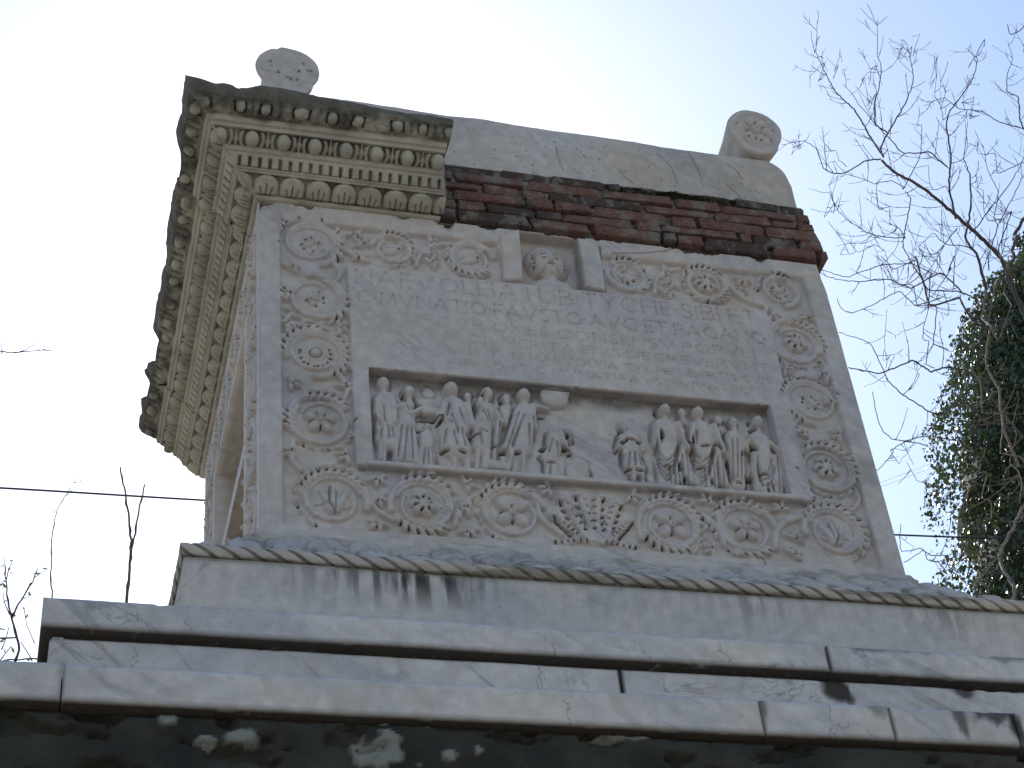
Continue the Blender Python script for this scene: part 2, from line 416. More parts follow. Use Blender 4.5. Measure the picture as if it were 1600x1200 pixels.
worn = {}
def roundel(c, start, sgn, kind, leaf, r=R_, label=None, rel=1.0):
    F.id('scroll_roundel', label)
    # spiral stem
    P = arcpts(c, r * .98, r * .60, start, start + sgn * 2 * math.pi * 1.12, 40)
    F.path(P, .0135, .0075, BF, .020 * rel)
    Q = arcpts(c, r * .80, r * .64, start + sgn * .6, start + sgn * 4.6, 26); F.path(Q, .008, .004, BF, .014 * rel)
    a0 = start + sgn * 2.2
    for k in range(7):     # small leaves lying along the inside and outside of the turn
        a = a0 + sgn * k * .36 + random.uniform(-.06, .06)
        for rr, ln in ((r * 1.06, random.uniform(.011, .022)), (r * .80, .012)):
            F.ell((c[0] + rr * math.cos(a), c[1] + rr * math.sin(a)), ln, ln * .42, a + sgn * (1.25 if rr > r else 1.9), BF, .017)
        if k % 2 == 0: F.cut((c[0] + r * 1.03 * math.cos(a + .16), c[1] + r * 1.03 * math.sin(a + .16)), .007, .0030, a + sgn * .9, .016)
    for (a0, a1, n) in leaf: sheath(c, r * .93, a0, a1, n)
    if kind == 'p4': petals(c, 4, .036, .026, .78, .015)
    elif kind == 'p5': petals(c, 5, .031, .022, .3, .011, .020, False)
    elif kind == 'p6': petals(c, 6, .030, .016, .3)
    elif kind == 'ring':
        F.ell(c, .052, .052, 0, BF - .004, .007); F.ell(c, .034, .034, 0, BF, .010); F.ell(c, .017, .017, 0, BF + .004, .014)
        F.groove(arcpts(c, .019, .019, 0, 6.283, 20), .003, .010, .7); drills(c, .050, 2.6, 6.9, 12, .006, .004, 0, .014)
    elif kind == 'lily': lily(c, 1.15)
    elif kind == 'lilyr': lily(c, 1.15, -1)
    elif kind == 'bird': bird(c, 1.1)
    elif kind == 'worn':
        for i in range(9):
            a = random.uniform(0, 6.28); rr = random.uniform(0, .04)
            F.ell((c[0] + rr * math.cos(a), c[1] + rr * math.sin(a)), random.uniform(.008, .018), random.uniform(.006, .012), a, BF, .012)
        drills(c, .028, 0, 6.28, 7, .006, .003, 1, .010)
    elif kind == 'rag':
        for i in range(7):
            a = i * .9 + .3; rr = .024 if i else 0
            F.ell((c[0] + rr * math.cos(a), c[1] + rr * math.sin(a)), .026, .015, a + .5, BF + .002, .026)
        for i in range(7): F.cut((c[0] + .024 * math.cos(i * .9 + .75), c[1] + .024 * math.sin(i * .9 + .75)), .010, .0035, i * .9 + .3, .016)
def join(p, q, bend=0.0, w=.0085):
    F.id('scroll_stem'); p = np.array(p, float); q = np.array(q, float); d = q - p; n = np.array([-d[1], d[0]])
    P = [p + d * t + n * bend * math.sin(math.pi * t) for t in np.linspace(0, 1, 12)]
    F.path(P, w * 1.15, w * 1.15, BF, .019)
pi = math.pi
# stems between the turns first, roundels over them
BOT = [(.217, .140), (.486, .143), (.755, .140), (1.255, .139), (1.498, .146), (1.797, .160)]
LFT = [(.172, 1.186), (.183, .940), (.178, .706), (.186, .432)]
RGT = [(1.826, .414), (1.834, .700), (1.830, .960), (1.822, 1.205)]
TOP = [(.443, 1.196), (.712, 1.196), (1.262, 1.196), (1.545, 1.196)]
join((.31, .185), (.40, .075), -.15); join((.575, .075), (.665, .20), .15); join((.84, .205), (.90, .07), -.2)
join((1.15, .075), (1.17, .19), .1); join((1.345, .20), (1.415, .075), .15); join((1.585, .08), (1.70, .21), .2, .012)
join((.125, .235), (.105, .345), .2); join((.255, .515), (.245, .625), -.2); join((.10, .785), (.11, .865), .2); join((.255, 1.03), (.245, 1.10), -.2)
join((1.885, .26), (1.905, .335), -.2); join((1.755, .495), (1.765, .61), .2); join((1.905, .79), (1.905, .885), -.2); join((1.76, 1.04), (1.76, 1.12), .2)
join((.26, 1.25), (.36, 1.13), -.2); join((.52, 1.13), (.64, 1.25), .2); join((1.35, 1.125), (1.46, 1.255), .2); join((1.62, 1.25), (1.75, 1.12), -.2)
roundel(BOT[0], -.3, 1, 'lily', [(2.95, .55, 10)], label='lily roundel at the lower left corner')
roundel(BOT[1], 3.4, -1, 'rag', [(2.3, .7, 6), (-2.6, -1.0, 6)])
roundel(BOT[2], .3, 1, 'p4', [(2.9, .9, 8)])
roundel(BOT[3], 3.0, -1, 'p4', [(2.4, .2, 9), (-2.8, -1.2, 6)])
roundel(BOT[4], .2, 1, 'p5', [(2.6, .9, 7), (-2.0, -.9, 4)])
roundel(BOT[5], 3.3, -1, 'lilyr', [(2.9, -.6, 13)], label='lily roundel at the lower right corner')
roundel(LFT[3], 1.9, 1, 'p5', [(2.1, .7, 6), (3.6, 2.9, 3)])
roundel(LFT[2], -1.6, 1, 'ring', [(3.4, 1.5, 7), (1.0, -1.0, 8)], label='roundel with a ringed boss like a shield')
roundel(LFT[1], 1.8, -1, 'worn', [(.3, -.9, 4), (3.3, 2.9, 2)])
roundel(LFT[0], -1.2, 1, 'worn', [(.3, -.6, 3)])
roundel(RGT[0], 1.2, -1, 'rag', [(2.4, -.4, 11)])
roundel(RGT[1], -1.7, -1, 'worn', [(3.1, 2.2, 4), (-2.7, -2.1, 3)])
roundel(RGT[2], 1.6, 1, 'rag', [(1.6, -.3, 9)])
roundel(RGT[3], -1.4, 1, 'worn', [(1.6, .9, 3)], r=.075)
roundel(TOP[0], 2.9, -1, 'bird', [(2.0, .5, 6)], r=.072)
roundel(TOP[1], .2, 1, 'bird', [(-2.6, -.9, 6)], r=.080)
roundel(TOP[2], 3.0, 1, 'worn', [(2.2, .8, 5)], r=.075)
roundel(TOP[3], .4, -1, 'rag', [(2.3, .7, 6), (-1.4, -.4, 4)], r=.078)
# calyx of acanthus in the middle of the lower band
F.id('acanthus_calyx', 'leafy acanthus calyx in the middle of the lower scroll')
for sx in (-1, 1):
    F.path([(1.005 + sx * a, b) for a, b in ((.0, .05), (.05, .062), (.095, .045), (.13, .052))], .014, .010, BF, .014)
    for k in range(6): F.cut((1.005 + sx * (.03 + k * .019), .050 + .004 * math.sin(k)), .007, .0032, 1.2 * sx, .014)
    for j, (a0, b0, a1, b1, wr) in enumerate(((.008, .06, .030, .225, .019), (.03, .06, .085, .20, .018), (.05, .06, .115, .135, .014))):
        p = np.array((1.005 + sx * a0, b0)); q = np.array((1.005 + sx * a1, b1))
        F.path([p, p * .5 + q * .5 - np.array((sx * .010, 0)), q], wr, wr * .75, BF, .020)
        F.ell(q + np.array((sx * .008, -.002)), .018, .012, -.5 * sx, BF + .003, .022)
        for t in np.linspace(.25, .95, 5):
            c = p + (q - p) * t
            F.cut(c + np.array((sx * wr * .75, -.004)), .009, .0033, .7 * sx, .018); F.cut(c - np.array((sx * wr * .7, .002)), .007, .003, -.7 * sx, .014)
# little tendrils, berries and buds filling the corners of the scroll
for (a, b) in ((.35, .225), (.345, .06), (.62, .23), (.615, .055), (.875, .235), (1.14, .235), (1.385, .235), (1.375, .055), (1.64, .06), (1.63, .23), (.26, .30), (.10, .30), (.10, .57), (.265, .57),
               (.255, .82), (.10, .82), (.105, 1.06), (1.76, .28), (1.90, .56), (1.765, .555), (1.90, .83), (1.77, .83), (1.77, 1.08), (1.90, 1.08), (.33, 1.15), (.57, 1.15), (1.40, 1.235), (1.39, 1.125), (1.69, 1.235), (.575, 1.25), (.32, 1.25), (.27, 1.24), (.62, .14), (.35, .15), (1.375, .14), (1.655, .12), (.10, .94), (1.90, .70), (.09, 1.27 - .01), (.57, 1.19), (1.42, 1.18), (1.68, 1.17), (.345, 1.20)):
    F.id('bud')
    th = random.uniform(0, 6.28)
    for k in range(4):
        F.ell((a + .016 * math.cos(th + k * 1.1), b + .014 * math.sin(th + k * 1.1)), 0.021, .0095, th + k * 1.1, BF, .022)
    F.cut((a + .006 * math.cos(th + .5), b + .006 * math.sin(th + .5)), .006, .0028, th + .5, .012); F.cut((a + .012 * math.cos(th + 1.7), b + .012 * math.sin(th + 1.7)), .005, .0026, th + 1.7, .012)
F.cur = 0

# ---- figures of the relief picture (points read off the photograph of the panel)
HEADS = []
def A5(x, y): return P2(540 + x / 4, 560 + y / 4, .022)
def A6(x, y): return P2(880 + x / 3.81, 600 + y / 3.81, .022)
U5 = 1.14 / 4 / 470; U6 = 1.14 / 3.81 / 470
BK = -.044
def figure(A, U, head, hr, parts, folds=(), label=None, face=0, hh=.036, name='carved_figure', holes=()):
    F.id(name, label)
    for (p, q, r0, r1, b, h) in parts: F.capsule(A(*p), A(*q), r0 * U, r1 * U, BK + b, h, pw=.42)
    if head is not None:
        c = A(*head); F.capsule(c - np.array((0, hr * U)), c - np.array((0, hr * U * 2.0)), hr * U * .55, hr * U * .7, BK, .028)
        F.ell(c, hr * U * .82, hr * U * 1.02, 0, BK + .002, hh)
        f = np.array(((face or 0) * hr * U * .35, 0)); s = hr * U
        if face is not None:
            F.capsule(c + f + (0, .10 * s), c + f - (0, .18 * s), s * .10, s * .15, BK + hh - .006, .009)
            for k in (-1, 1): F.H[F.win(c[0] + f[0] + k * .34 * s - .2 * s, c[0] + f[0] + k * .34 * s + .2 * s, c[1] + .04 * s, c[1] + .20 * s)] -= .0025
            F.groove([c + f + (-.2 * s, -.46 * s), c + f + (.2 * s, -.46 * s)], s * .10, .003, .1)
            F.groove([c + (-.75 * s, .42 * s), c + (0, .72 * s), c + (.75 * s, .42 * s)], s * .10, .003, .1)
    HEADS.append((c, hr * U)) if head is not None else None
    for f in folds: F.groove([A(*p) for p in f], 6.5 * U, .014, .60)  # folds painted darker to strengthen their crease shade
    for (p, a, b, g) in holes: F.cut(A(*p), a * U, b * U, g, .022)
figure(A5, U5, (235, 150), 46, [((215, 520), (212, 640), 20, 14, 0, .026), ((245, 530), (238, 655), 20, 15, 0, .03), ((300, 530), (315, 645), 20, 15, 0, .026), ((250, 250), (250, 330), 62, 58, 0, .034), ((250, 330), (262, 500), 54, 74, 0, .034), ((196, 260), (190, 340), 24, 22, .004, .03), ((190, 340), (238, 420), 20, 18, .006, .03), ((300, 270), (302, 400), 20, 22, .004, .03)],
       [[(236, 300), (246, 400)], [(225, 440), (215, 505)], [(265, 420), (270, 500)], [(290, 430), (300, 500)]], 'short haired man in a tunic at the left end of the relief', -.4, holes=[((205, 640), 18, 9, .5)])
figure(A5, U5, None, 34, [((520, 190), (520, 200), 36, 36, 0, .012), ((590, 230), (592, 330), 24, 24, 0, .012)], [], 'low background head above the chest', name='background_head')
figure(A5, U5, (398, 205), 44, [((375, 300), (385, 400), 46, 50, 0, .034), ((385, 400), (345, 610), 50, 50, 0, .032), ((385, 420), (425, 620), 46, 44, 0, .030), ((345, 300), (390, 350), 24, 22, .008, .034), ((390, 355), (478, 315), 20, 15, .010, .032)],
       [[(350, 420), (325, 620)], [(385, 430), (365, 630)], [(410, 430), (420, 630)], [(360, 290), (400, 330)]], 'figure in a long robe holding out a chest', .5, holes=[((372, 655), 26, 7, -.15), ((365, 215), 7, 7, 0), ((430, 235), 7, 7, 0)])
F.id('carved_chest', 'chest carried between two figures')
pz = [A5(455, 235), A5(590, 265), A5(580, 355), A5(470, 345)]
F.capsule(A5(480, 270), A5(575, 280), 30 * U5, 30 * U5, BK, .026, pw=.15); F.capsule(A5(495, 320), A5(570, 330), 32 * U5, 30 * U5, BK, .030, pw=.2)
F.groove([A5(455, 298), A5(590, 310)], .003, .006, .3); F.cur = 0
for x in range(470, 600, 14): F.cut(A5(x, 364 + (x - 470) * .12), .006, .006, 0, .018)
figure(A5, U5, (513, 418), 27, [((512, 470), (512, 520), 40, 44, 0, .030), ((510, 520), (512, 650), 44, 50, 0, .030), ((478, 500), (484, 550), 16, 14, .006, .026)],
       [[(495, 560), (485, 660)], [(515, 560), (518, 660)], [(540, 550), (550, 655)]], 'small child in a long tunic', 0, .028, holes=[((515, 678), 26, 6, 0), ((465, 440), 24, 7, 0)])
figure(A5, U5, (765, 225), 35, [], [], 'bearded face between two men', .7, .020, 'background_head', holes=[((800, 205), 9, 6, 0)])
figure(A5, U5, (655, 195), 54, [((682, 570), (680, 685), 24, 17, 0, .034), ((755, 580), (765, 700), 26, 30, 0, .022), ((680, 300), (685, 430), 72, 76, 0, .044), ((660, 430), (690, 550), 72, 86, 0, .044), ((640, 540), (742, 560), 40, 36, 0, .040), ((618, 285), (592, 380), 30, 26, .008, .040), ((592, 385), (650, 425), 22, 18, .012, .036), ((750, 305), (782, 420), 30, 24, .008, .038)],
       [[(640, 300), (628, 370)], [(660, 420), (600, 385)], [(705, 330), (745, 430)], [(625, 450), (610, 540)], [(670, 470), (690, 555)], [(720, 450), (745, 560)], [(655, 360), (700, 480)]], 'large headed man in a knee length tunic', -.3, .046,
       holes=[((590, 400), 22, 9, .7), ((620, 578), 24, 9, -.1), ((725, 592), 24, 8, 0), ((775, 480), 24, 9, 0)])
figure(A5, U5, (880, 220), 44, [((828, 560), (820, 690), 20, 15, 0, .030), ((880, 560), (875, 670), 26, 26, 0, .030), ((880, 310), (860, 400), 50, 54, 0, .040), ((860, 400), (850, 540), 54, 56, 0, .038), ((830, 300), (838, 255), 22, 16, .010, .036), ((925, 330), (975, 400), 24, 20, .006, .034), ((955, 370), (930, 660), 26, 20, 0, .028)],
       [[(850, 330), (890, 400)], [(880, 340), (915, 420)], [(830, 450), (880, 470)], [(835, 470), (850, 550)], [(920, 430), (915, 560)], [(965, 400), (945, 640)]], 'leaning figure with a hand raised to the face', -.5, .042,
       holes=[((800, 285), 14, 9, 1.3), ((850, 235), 7, 20, -.5), ((900, 265), 6, 12, -.4), ((805, 480), 26, 8, .2), ((930, 545), 14, 7, 0), ((820, 690), 18, 6, 0)])
F.id('carved_stool', 'low draped stool')
F.capsule(A5(905, 655), A5(985, 670), 34 * U5, 34 * U5, BK, .030, pw=.25); F.cur = 0
F.groove([A5(880, 690), A5(930, 700), A5(990, 700)], .0045, .014, .7)
figure(A5, U5, (1005, 240), 38, [((1000, 310), (1010, 400), 40, 34, 0, .022)], [], 'half hidden bearded face', .1, .024, 'background_head', holes=[((976, 250), 7, 8, 0), ((1035, 240), 7, 7, 0)])
figure(A5, U5, (1112, 228), 50, [((1040, 570), (1010, 700), 20, 15, 0, .030), ((1110, 570), (1108, 730), 20, 15, 0, .030), ((1120, 320), (1120, 430), 56, 60, 0, .040), ((1115, 430), (1100, 560), 60, 56, 0, .036), ((1085, 330), (1000, 560), 34, 30, 0, .040), ((1160, 310), (1175, 430), 26, 24, .006, .036), ((1170, 300), (1265, 315), 20, 15, .006, .030)],
       [[(1040, 340), (980, 540)], [(1075, 350), (1005, 575)], [(1110, 360), (1040, 540)], [(1140, 420), (1150, 540)], [(1165, 380), (1180, 480)]], 'cloaked man raising a basin on his arm', .2, .040,
       holes=[((985, 578), 20, 8, 0), ((1075, 585), 20, 8, 0), ((1220, 345), 26, 7, 0)])
F.id('carved_basin', 'wide basin with a flame or jet')
F.ell(A5(1305, 235), 84 * U5, 72 * U5, 0, BK, .034); F.cur = 0
w = F.win(A5(1225, 0)[0], A5(1395, 0)[0], A5(0, 215)[1] + 0, A5(0, 120)[1])
c0 = A5(1215, 210); c1 = A5(1400, 222)
wx = F.win(c0[0], c1[0], min(c0[1], c1[1]), .646); F.H[wx] = np.minimum(F.H[wx], -.044); F.I[wx] = 0
F.id('carved_basin'); F.capsule(A5(1222, 212), A5(1390, 226), 9 * U5, 9 * U5, BK, .036); F.capsule(A5(1310, 225), A5(1312, 190), 14 * U5, 5 * U5, BK, .028); F.cur = 0
figure(A5, U5, (1390, 445), 30, [((1305, 470), (1300, 560), 44, 46, 0, .030), ((1300, 560), (1240, 610), 40, 26, 0, .026), ((1285, 600), (1290, 740), 44, 42, 0, .026), ((1340, 460), (1385, 560), 22, 18, .004, .028), ((1385, 560), (1420, 600), 16, 12, .004, .026), ((1350, 620), (1355, 740), 26, 24, 0, .022)],
       [[(1290, 500), (1270, 580)], [(1320, 520), (1330, 590)], [(1280, 660), (1275, 740)]], 'small bending servant beside a heap', None, .022, holes=[((1385, 480), 22, 14, 1.3), ((1380, 560), 30, 9, -.6), ((1235, 550), 26, 9, .5), ((1285, 645), 26, 6, 0), ((1405, 590), 14, 6, -.5)])
F.id('carved_heap', 'rounded heap or altar on the ground')
F.ell(A5(1450, 705), 78 * U5, 82 * U5, 0, BK, .026); F.cur = 0
F.groove([A5(1520, 610), A5(1535, 680), A5(1530, 745)], .003, .008, .4)
# right group
figure(A6, U6, (358, 238), 28, [((420, 500), (420, 585), 17, 14, 0, .028), ((468, 505), (478, 590), 17, 14, 0, .028), ((395, 320), (400, 360), 62, 56, 0, .030), ((400, 360), (425, 480), 46, 64, 0, .032), ((335, 340), (328, 385), 18, 13, .004, .030), ((455, 345), (475, 390), 18, 13, .004, .03)],
       [[(395, 400), (385, 490)], [(425, 400), (425, 490)], [(450, 400), (465, 490)]], 'small child in a short tunic standing alone', -.4, .026,
       holes=[((355, 342), 26, 8, .5), ((395, 328), 26, 7, 0), ((440, 345), 22, 8, -.6), ((325, 385), 9, 7, 0), ((352, 272), 9, 14, 0), ((390, 505), 18, 7, 0), ((455, 512), 28, 7, 0), ((476, 430), 6, 22, 0)])
TG = lambda x, y, s=1.0: [((x, y + 120 * s), (x + 10, y + 230 * s), 72 * s, 74 * s, 0, .040), ((x + 10, y + 230 * s), (x + 40, y + 440 * s), 74 * s, 72 * s, 0, .038), ((x - 52 * s, y + 110 * s), (x - 55 * s, y + 220 * s), 22 * s, 22 * s, .006, .036),
                      ((x + 70 * s, y + 110 * s), (x + 135 * s, y + 250 * s), 26 * s, 20 * s, .006, .038), ((x + 95 * s, y + 240 * s), (x + 150 * s, y + 440 * s), 30 * s, 24 * s, 0, .034)]
def tfolds(x, y, s=1.0):
    f = [[(x - 30, y + 140 * s), (x - 28, y + 220 * s)]]
    for k in range(5):
        o = 16 * k * s
        f.append([(x - 58 * s, y + 190 * s + o), (x - 34 * s, y + 275 * s + o * 1.5), (x + 5 * s, y + 325 * s + o * 1.9), (x + 48 * s, y + 290 * s + o * 1.5), (x + 78 * s, y + 210 * s + o * .8)])
    for k in range(5): f.append([(x + (20 + 26 * k) * s, y + 350 * s - k * 22 * s), (x + (30 + 28 * k) * s, y + 470 * s)])
    return f
figure(A6, U6, (705, 160), 35, [], [], 'background face with curled hair', 0, .024, 'background_head')
figure(A6, U6, (598, 155), 41, TG(605, 140), tfolds(605, 140), 'tallest man in a toga leading the right hand group', -.5, .044, holes=[((582, 310), 8, 30, 0), ((735, 345), 9, 46, .25), ((620, 495), 26, 7, 0), ((690, 480), 7, 26, -.4), ((695, 500), 7, 22, -.4), ((725, 560), 8, 24, -.2), ((755, 600), 12, 14, .3), ((695, 600), 7, 18, 0), ((555, 150), 6, 14, 0)])
figure(A6, U6, (920, 205), 36, [], [], 'dark face behind the second man in a toga', -.4, .024, 'background_head', holes=[((925, 240), 18, 9, 0), ((895, 215), 6, 8, 0), ((962, 200), 6, 7, 0)])
figure(A6, U6, (795, 172), 43, TG(815, 150), tfolds(815, 150), 'second man in a toga with his arm across the chest', -.6, .044, holes=[((768, 340), 7, 30, 0), ((835, 380), 30, 7, .2), ((920, 375), 12, 26, .5), ((815, 505), 24, 7, 0), ((775, 215), 12, 7, -.5), ((885, 590), 8, 24, 0), ((935, 620), 12, 16, .3), ((985, 480), 6, 60, 0)])
figure(A6, U6, (1010, 222), 34, [((1015, 310), (1030, 430), 52, 52, 0, .032), ((1030, 430), (1045, 590), 52, 44, 0, .030), ((1060, 330), (1100, 380), 20, 16, .004, .028)],
       [[(1000, 330), (1010, 560)], [(1030, 330), (1035, 560)], [(1055, 400), (1060, 570)]], 'slim robed figure in the back row', .2, .030, holes=[((1065, 410), 8, 18, 0), ((1105, 550), 24, 20, 0), ((1045, 585), 16, 6, 0)])
figure(A6, U6, (1150, 225), 43, [((1165, 330), (1185, 430), 62, 62, 0, .038), ((1185, 430), (1205, 620), 66, 70, 0, .036), ((1105, 340), (1160, 410), 22, 17, .010, .036), ((1220, 360), (1275, 400), 24, 18, .008, .034), ((1255, 400), (1290, 630), 26, 22, 0, .030)],
       [[(1150, 440), (1160, 540), (1210, 540), (1235, 450)], [(1150, 470), (1165, 580), (1220, 570), (1245, 470)], [(1160, 520), (1180, 615), (1230, 600), (1255, 490)], [(1210, 600), (1215, 650)], [(1270, 430), (1290, 640)], [(1245, 600), (1250, 650)]], 'last robed man at the right end of the relief', -.5, .042,
       holes=[((1130, 260), 18, 10, 0), ((1125, 385), 30, 9, -.8), ((1245, 400), 26, 9, -.9), ((1190, 548), 28, 7, -.2), ((1215, 635), 8, 20, 0), ((1240, 620), 7, 22, 0), ((1110, 215), 6, 14, 0)])
F.cur = 0

fig = np.isin(F.I, [k for k, v in F.N.items() if v[0] == 'carved_figure'])
ww = X + .012 * fbm(X * 12, Z * 12, 61) + .18 * (Z - .45) * vnoise(X * 7, Z * 5, 62)
fo = np.abs(vnoise(ww * 150, Z * 11, 63)) * 2
F.H[fig] -= (.0052 * (1 - sstep(.0, .42, fo)) * sstep(.60, .54, Z))[fig]
for c, q in HEADS:      # hair: short grooves over the crown of each head
    for k in range(7):
        a = .5 + k * .36; F.groove([c + (.62 * q * math.cos(a), .62 * q * math.sin(a) + .1 * q), c + (.95 * q * math.cos(a), 1.05 * q * math.sin(a))], q * .13, .004, .25)
# drilled contour where a figure parts from the ground or from its neighbour
wr = F.win(.346, 1.672, .288, .648); Ir = F.I[wr]; e_ = np.zeros(Ir.shape)
for sx, sz in ((2, 0), (-2, 0), (0, 2), (3, 1), (-3, -1)): e_ = np.maximum(e_, (np.roll(np.roll(Ir, sx, 0), sz, 1) != Ir) * 1.0)
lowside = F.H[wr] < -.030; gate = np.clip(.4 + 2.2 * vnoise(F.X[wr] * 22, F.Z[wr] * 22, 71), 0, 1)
F.H[wr] -= .010 * e_ * lowside * gate; F.K[wr] = np.maximum(F.K[wr], .55 * e_ * lowside * gate)  # crease shade painted along the contour
def soften(H, n):
    for _ in range(n):
        H[1:-1] = (H[:-2] + 2 * H[1:-1] + H[2:]) / 4; H[:, 1:-1] = (H[:, :-2] + 2 * H[:, 1:-1] + H[:, 2:]) / 4
soften(F.H, 1); soften(F.H[F.win(.346, 1.672, .288, .648)], 1)
# ---- inscription, V-cut
G = {'A': [[(0, 0), (.42, 1), (.84, 0)], [(.16, .36), (.68, .36)]], 'B': [[(0, 0), (0, 1), (.32, 1), (.5, .88), (.5, .66), (.32, .54), (0, .54)], [(.32, .54), (.58, .42), (.58, .14), (.36, 0), (0, 0)]],
     'C': [[(.80, .85), (.60, .98), (.35, .98), (.1, .78), (.02, .5), (.1, .22), (.35, .02), (.60, .02), (.80, .15)]], 'D': [[(0, 0), (0, 1), (.35, 1), (.68, .82), (.80, .5), (.68, .18), (.35, 0), (0, 0)]],
     'E': [[(.45, 1), (0, 1), (0, 0), (.45, 0)], [(0, .52), (.36, .52)]], 'F': [[(.45, 1), (0, 1), (0, 0)], [(0, .5), (.36, .5)]],
     'G': [[(.80, .85), (.60, .98), (.35, .98), (.1, .78), (.02, .5), (.1, .22), (.35, .02), (.60, .02), (.80, .10), (.80, .42)]], 'H': [[(0, 0), (0, 1)], [(.68, 0), (.68, 1)], [(0, .52), (.68, .52)]],
     'I': [[(0, 0), (0, 1)]], 'L': [[(0, 1), (0, 0), (.45, 0)]], 'M': [[(0, 0), (.14, 1), (.48, .1), (.82, 1), (.96, 0)]], 'N': [[(0, 0), (0, 1), (.72, 0), (.72, 1)]],
     'O': [[(.46, 1), (.18, .88), (.03, .5), (.18, .12), (.46, 0), (.74, .12), (.89, .5), (.74, .88), (.46, 1)]], 'P': [[(0, 0), (0, 1), (.34, 1), (.54, .86), (.54, .6), (.34, .46), (.08, .46)]],
     'Q': [[(.46, 1), (.18, .88), (.03, .5), (.18, .12), (.46, 0), (.74, .12), (.89, .5), (.74, .88), (.46, 1)], [(.5, .05), (1.05, -.18)]], 'R': [[(0, 0), (0, 1), (.34, 1), (.52, .86), (.52, .64), (.34, .52), (0, .52)], [(.28, .52), (.66, 0)]],
     'S': [[(.48, .86), (.32, 1), (.12, .94), (.04, .76), (.16, .58), (.38, .44), (.5, .24), (.4, .06), (.2, 0), (.02, .12)]], 'T': [[(0, 1), (.64, 1)], [(.32, 1), (.32, 0)]],
     'V': [[(0, 1), (.40, 0), (.80, 1)]], 'Y': [[(0, 1), (.34, .5), (.68, 1)], [(.34, .5), (.34, 0)]], '.': [[(0, .5), (.05, .52)]], ' ': []}
def width(ch): return max([p[0] for s in G[ch] for p in s], default=.2)
def inscribe(txt, x0, x1, zc, h, k=1.0):
    adv = sum(width(c) + .26 for c in txt) - .26; sx = (x1 - x0) / adv; cx = x0
    for ch in txt:
        for st in G[ch]:
            P = [(cx + p[0] * sx, zc - h / 2 + p[1] * h) for p in st]
            wear = sstep(.30, 1.0, P[0][0]) if zc < .93 else .85 + .15 * sstep(.3, .8, P[0][0])
            F.groove(P, .0050 if h > .05 else .0042, .0052 * k * (.36 + .65 * float(wear)), .0)
            if ch not in '.':
                for e in (P[0], P[-1]):
                    if ch in 'AFHIMNPTVYELDBR': F.groove([(e[0] - h * .06, e[1]), (e[0] + h * .06, e[1])], .003, .0025 * k, 0)
        cx += (width(ch) + .26) * sx
inscribe('NAEVOLEIA.I.LIB.TYCHE.SIBI.ET', .315, 1.700, 1.048, .062)
inscribe('C.MVNATIO.FAVSTO.AVG.ET.PAGANO', .315, 1.715, .957, .052)
inscribe('CVI.DECVRIONES.CONSENSV.POPVLI', .325, 1.66, .881, .038, .8)
inscribe('BISELLIVM.OB.MERITA.EIVS.DECREVERVNT', .325, 1.70, .820, .031, .72)
inscribe('HOC.MONIMENTVM.NAEVOLEIA.TYCHE.LIBERTIS.SVIS', .345, 1.70, .762, .028, .70)
inscribe('LIBERTABVSQ.ET.C.MVNATI.FAVSTI.VIVA.FECIT', .42, 1.66, .712, .027, .70)

# ---- upper edge: the die's crowning fascia, chips, weathering
F.H += .004 * sstep(1.276, 1.290, Z)
F.H += .0016 * fbm(X * 9, Z * 9, 3) + .0007 * fbm(X * 60, Z * 60, 9, 3)
chip = np.clip(fbm(X * 14, Z * 3, 41) - .36 + .25 * sstep(1.325, 1.345, Z), 0, 1) * sstep(1.285, 1.335, Z); F.H -= .06 * chip
F.groove([(1.22, 1.283), (1.33, 1.30), (1.42, 1.322), (1.46, 1.345)], .004, .008, .5)
F.groove([(1.53, .03), (1.535, .0)], .003, .012, .8)
F.K = np.maximum(F.K, .62 * (np.abs(Z - .6535) < .0052) * (F.H < -.004) * (X > .346) * (X < 1.672) * np.clip(.85 + vnoise(X * 9, X * 0, 3), 0, 1))  # recess soffit painted dark as lintel shade, mixed with soot
# soot and painted shade under the lintel, then painted shadow below the ledge
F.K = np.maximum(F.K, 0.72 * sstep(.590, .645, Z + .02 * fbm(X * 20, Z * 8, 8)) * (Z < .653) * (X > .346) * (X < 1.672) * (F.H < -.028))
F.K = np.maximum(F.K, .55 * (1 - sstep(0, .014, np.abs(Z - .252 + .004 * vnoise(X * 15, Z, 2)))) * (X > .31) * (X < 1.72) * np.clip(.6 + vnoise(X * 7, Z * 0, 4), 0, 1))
F.O = .18 * np.clip(fbm(X * 5, Z * 5, 77) * 1.6, 0, 1) + .28 * sstep(1.27, 1.345, Z) * np.clip(.5 + fbm(X * 7, Z * 7, 31), 0, 1)

# =================================================================== THE TOMB
tomb = empty('altar_tomb', (1, .7, -.66), 'grey carved marble altar tomb with scrolls, inscription and figure relief above the steps', 'tomb')
xr = 2.004 - .013 * sstep(1.20, 1.345, F.Z) + 0 * F.X
Vg = np.stack([F.X * xr / 2.0, -F.H, F.Z], -1)
edge = 1 - sstep(0, .004, np.minimum(np.minimum(F.X, 2 - F.X), 1.345 - F.Z)); Vg[..., 1] = Vg[..., 1] + edge * .002
# skirt at right and top: turn the last rows back into the block
Vg[-1, :, 1] = .08; Vg[:, -1, 1] = np.maximum(Vg[:, -1, 1], .05); Vg[0, :, 1] = 0.003
split(Vg, F.I, F.N, MAT['carved'], tomb, {'soot_shade': F.K, 'ochre': F.O})
print('front done', len(F.N))

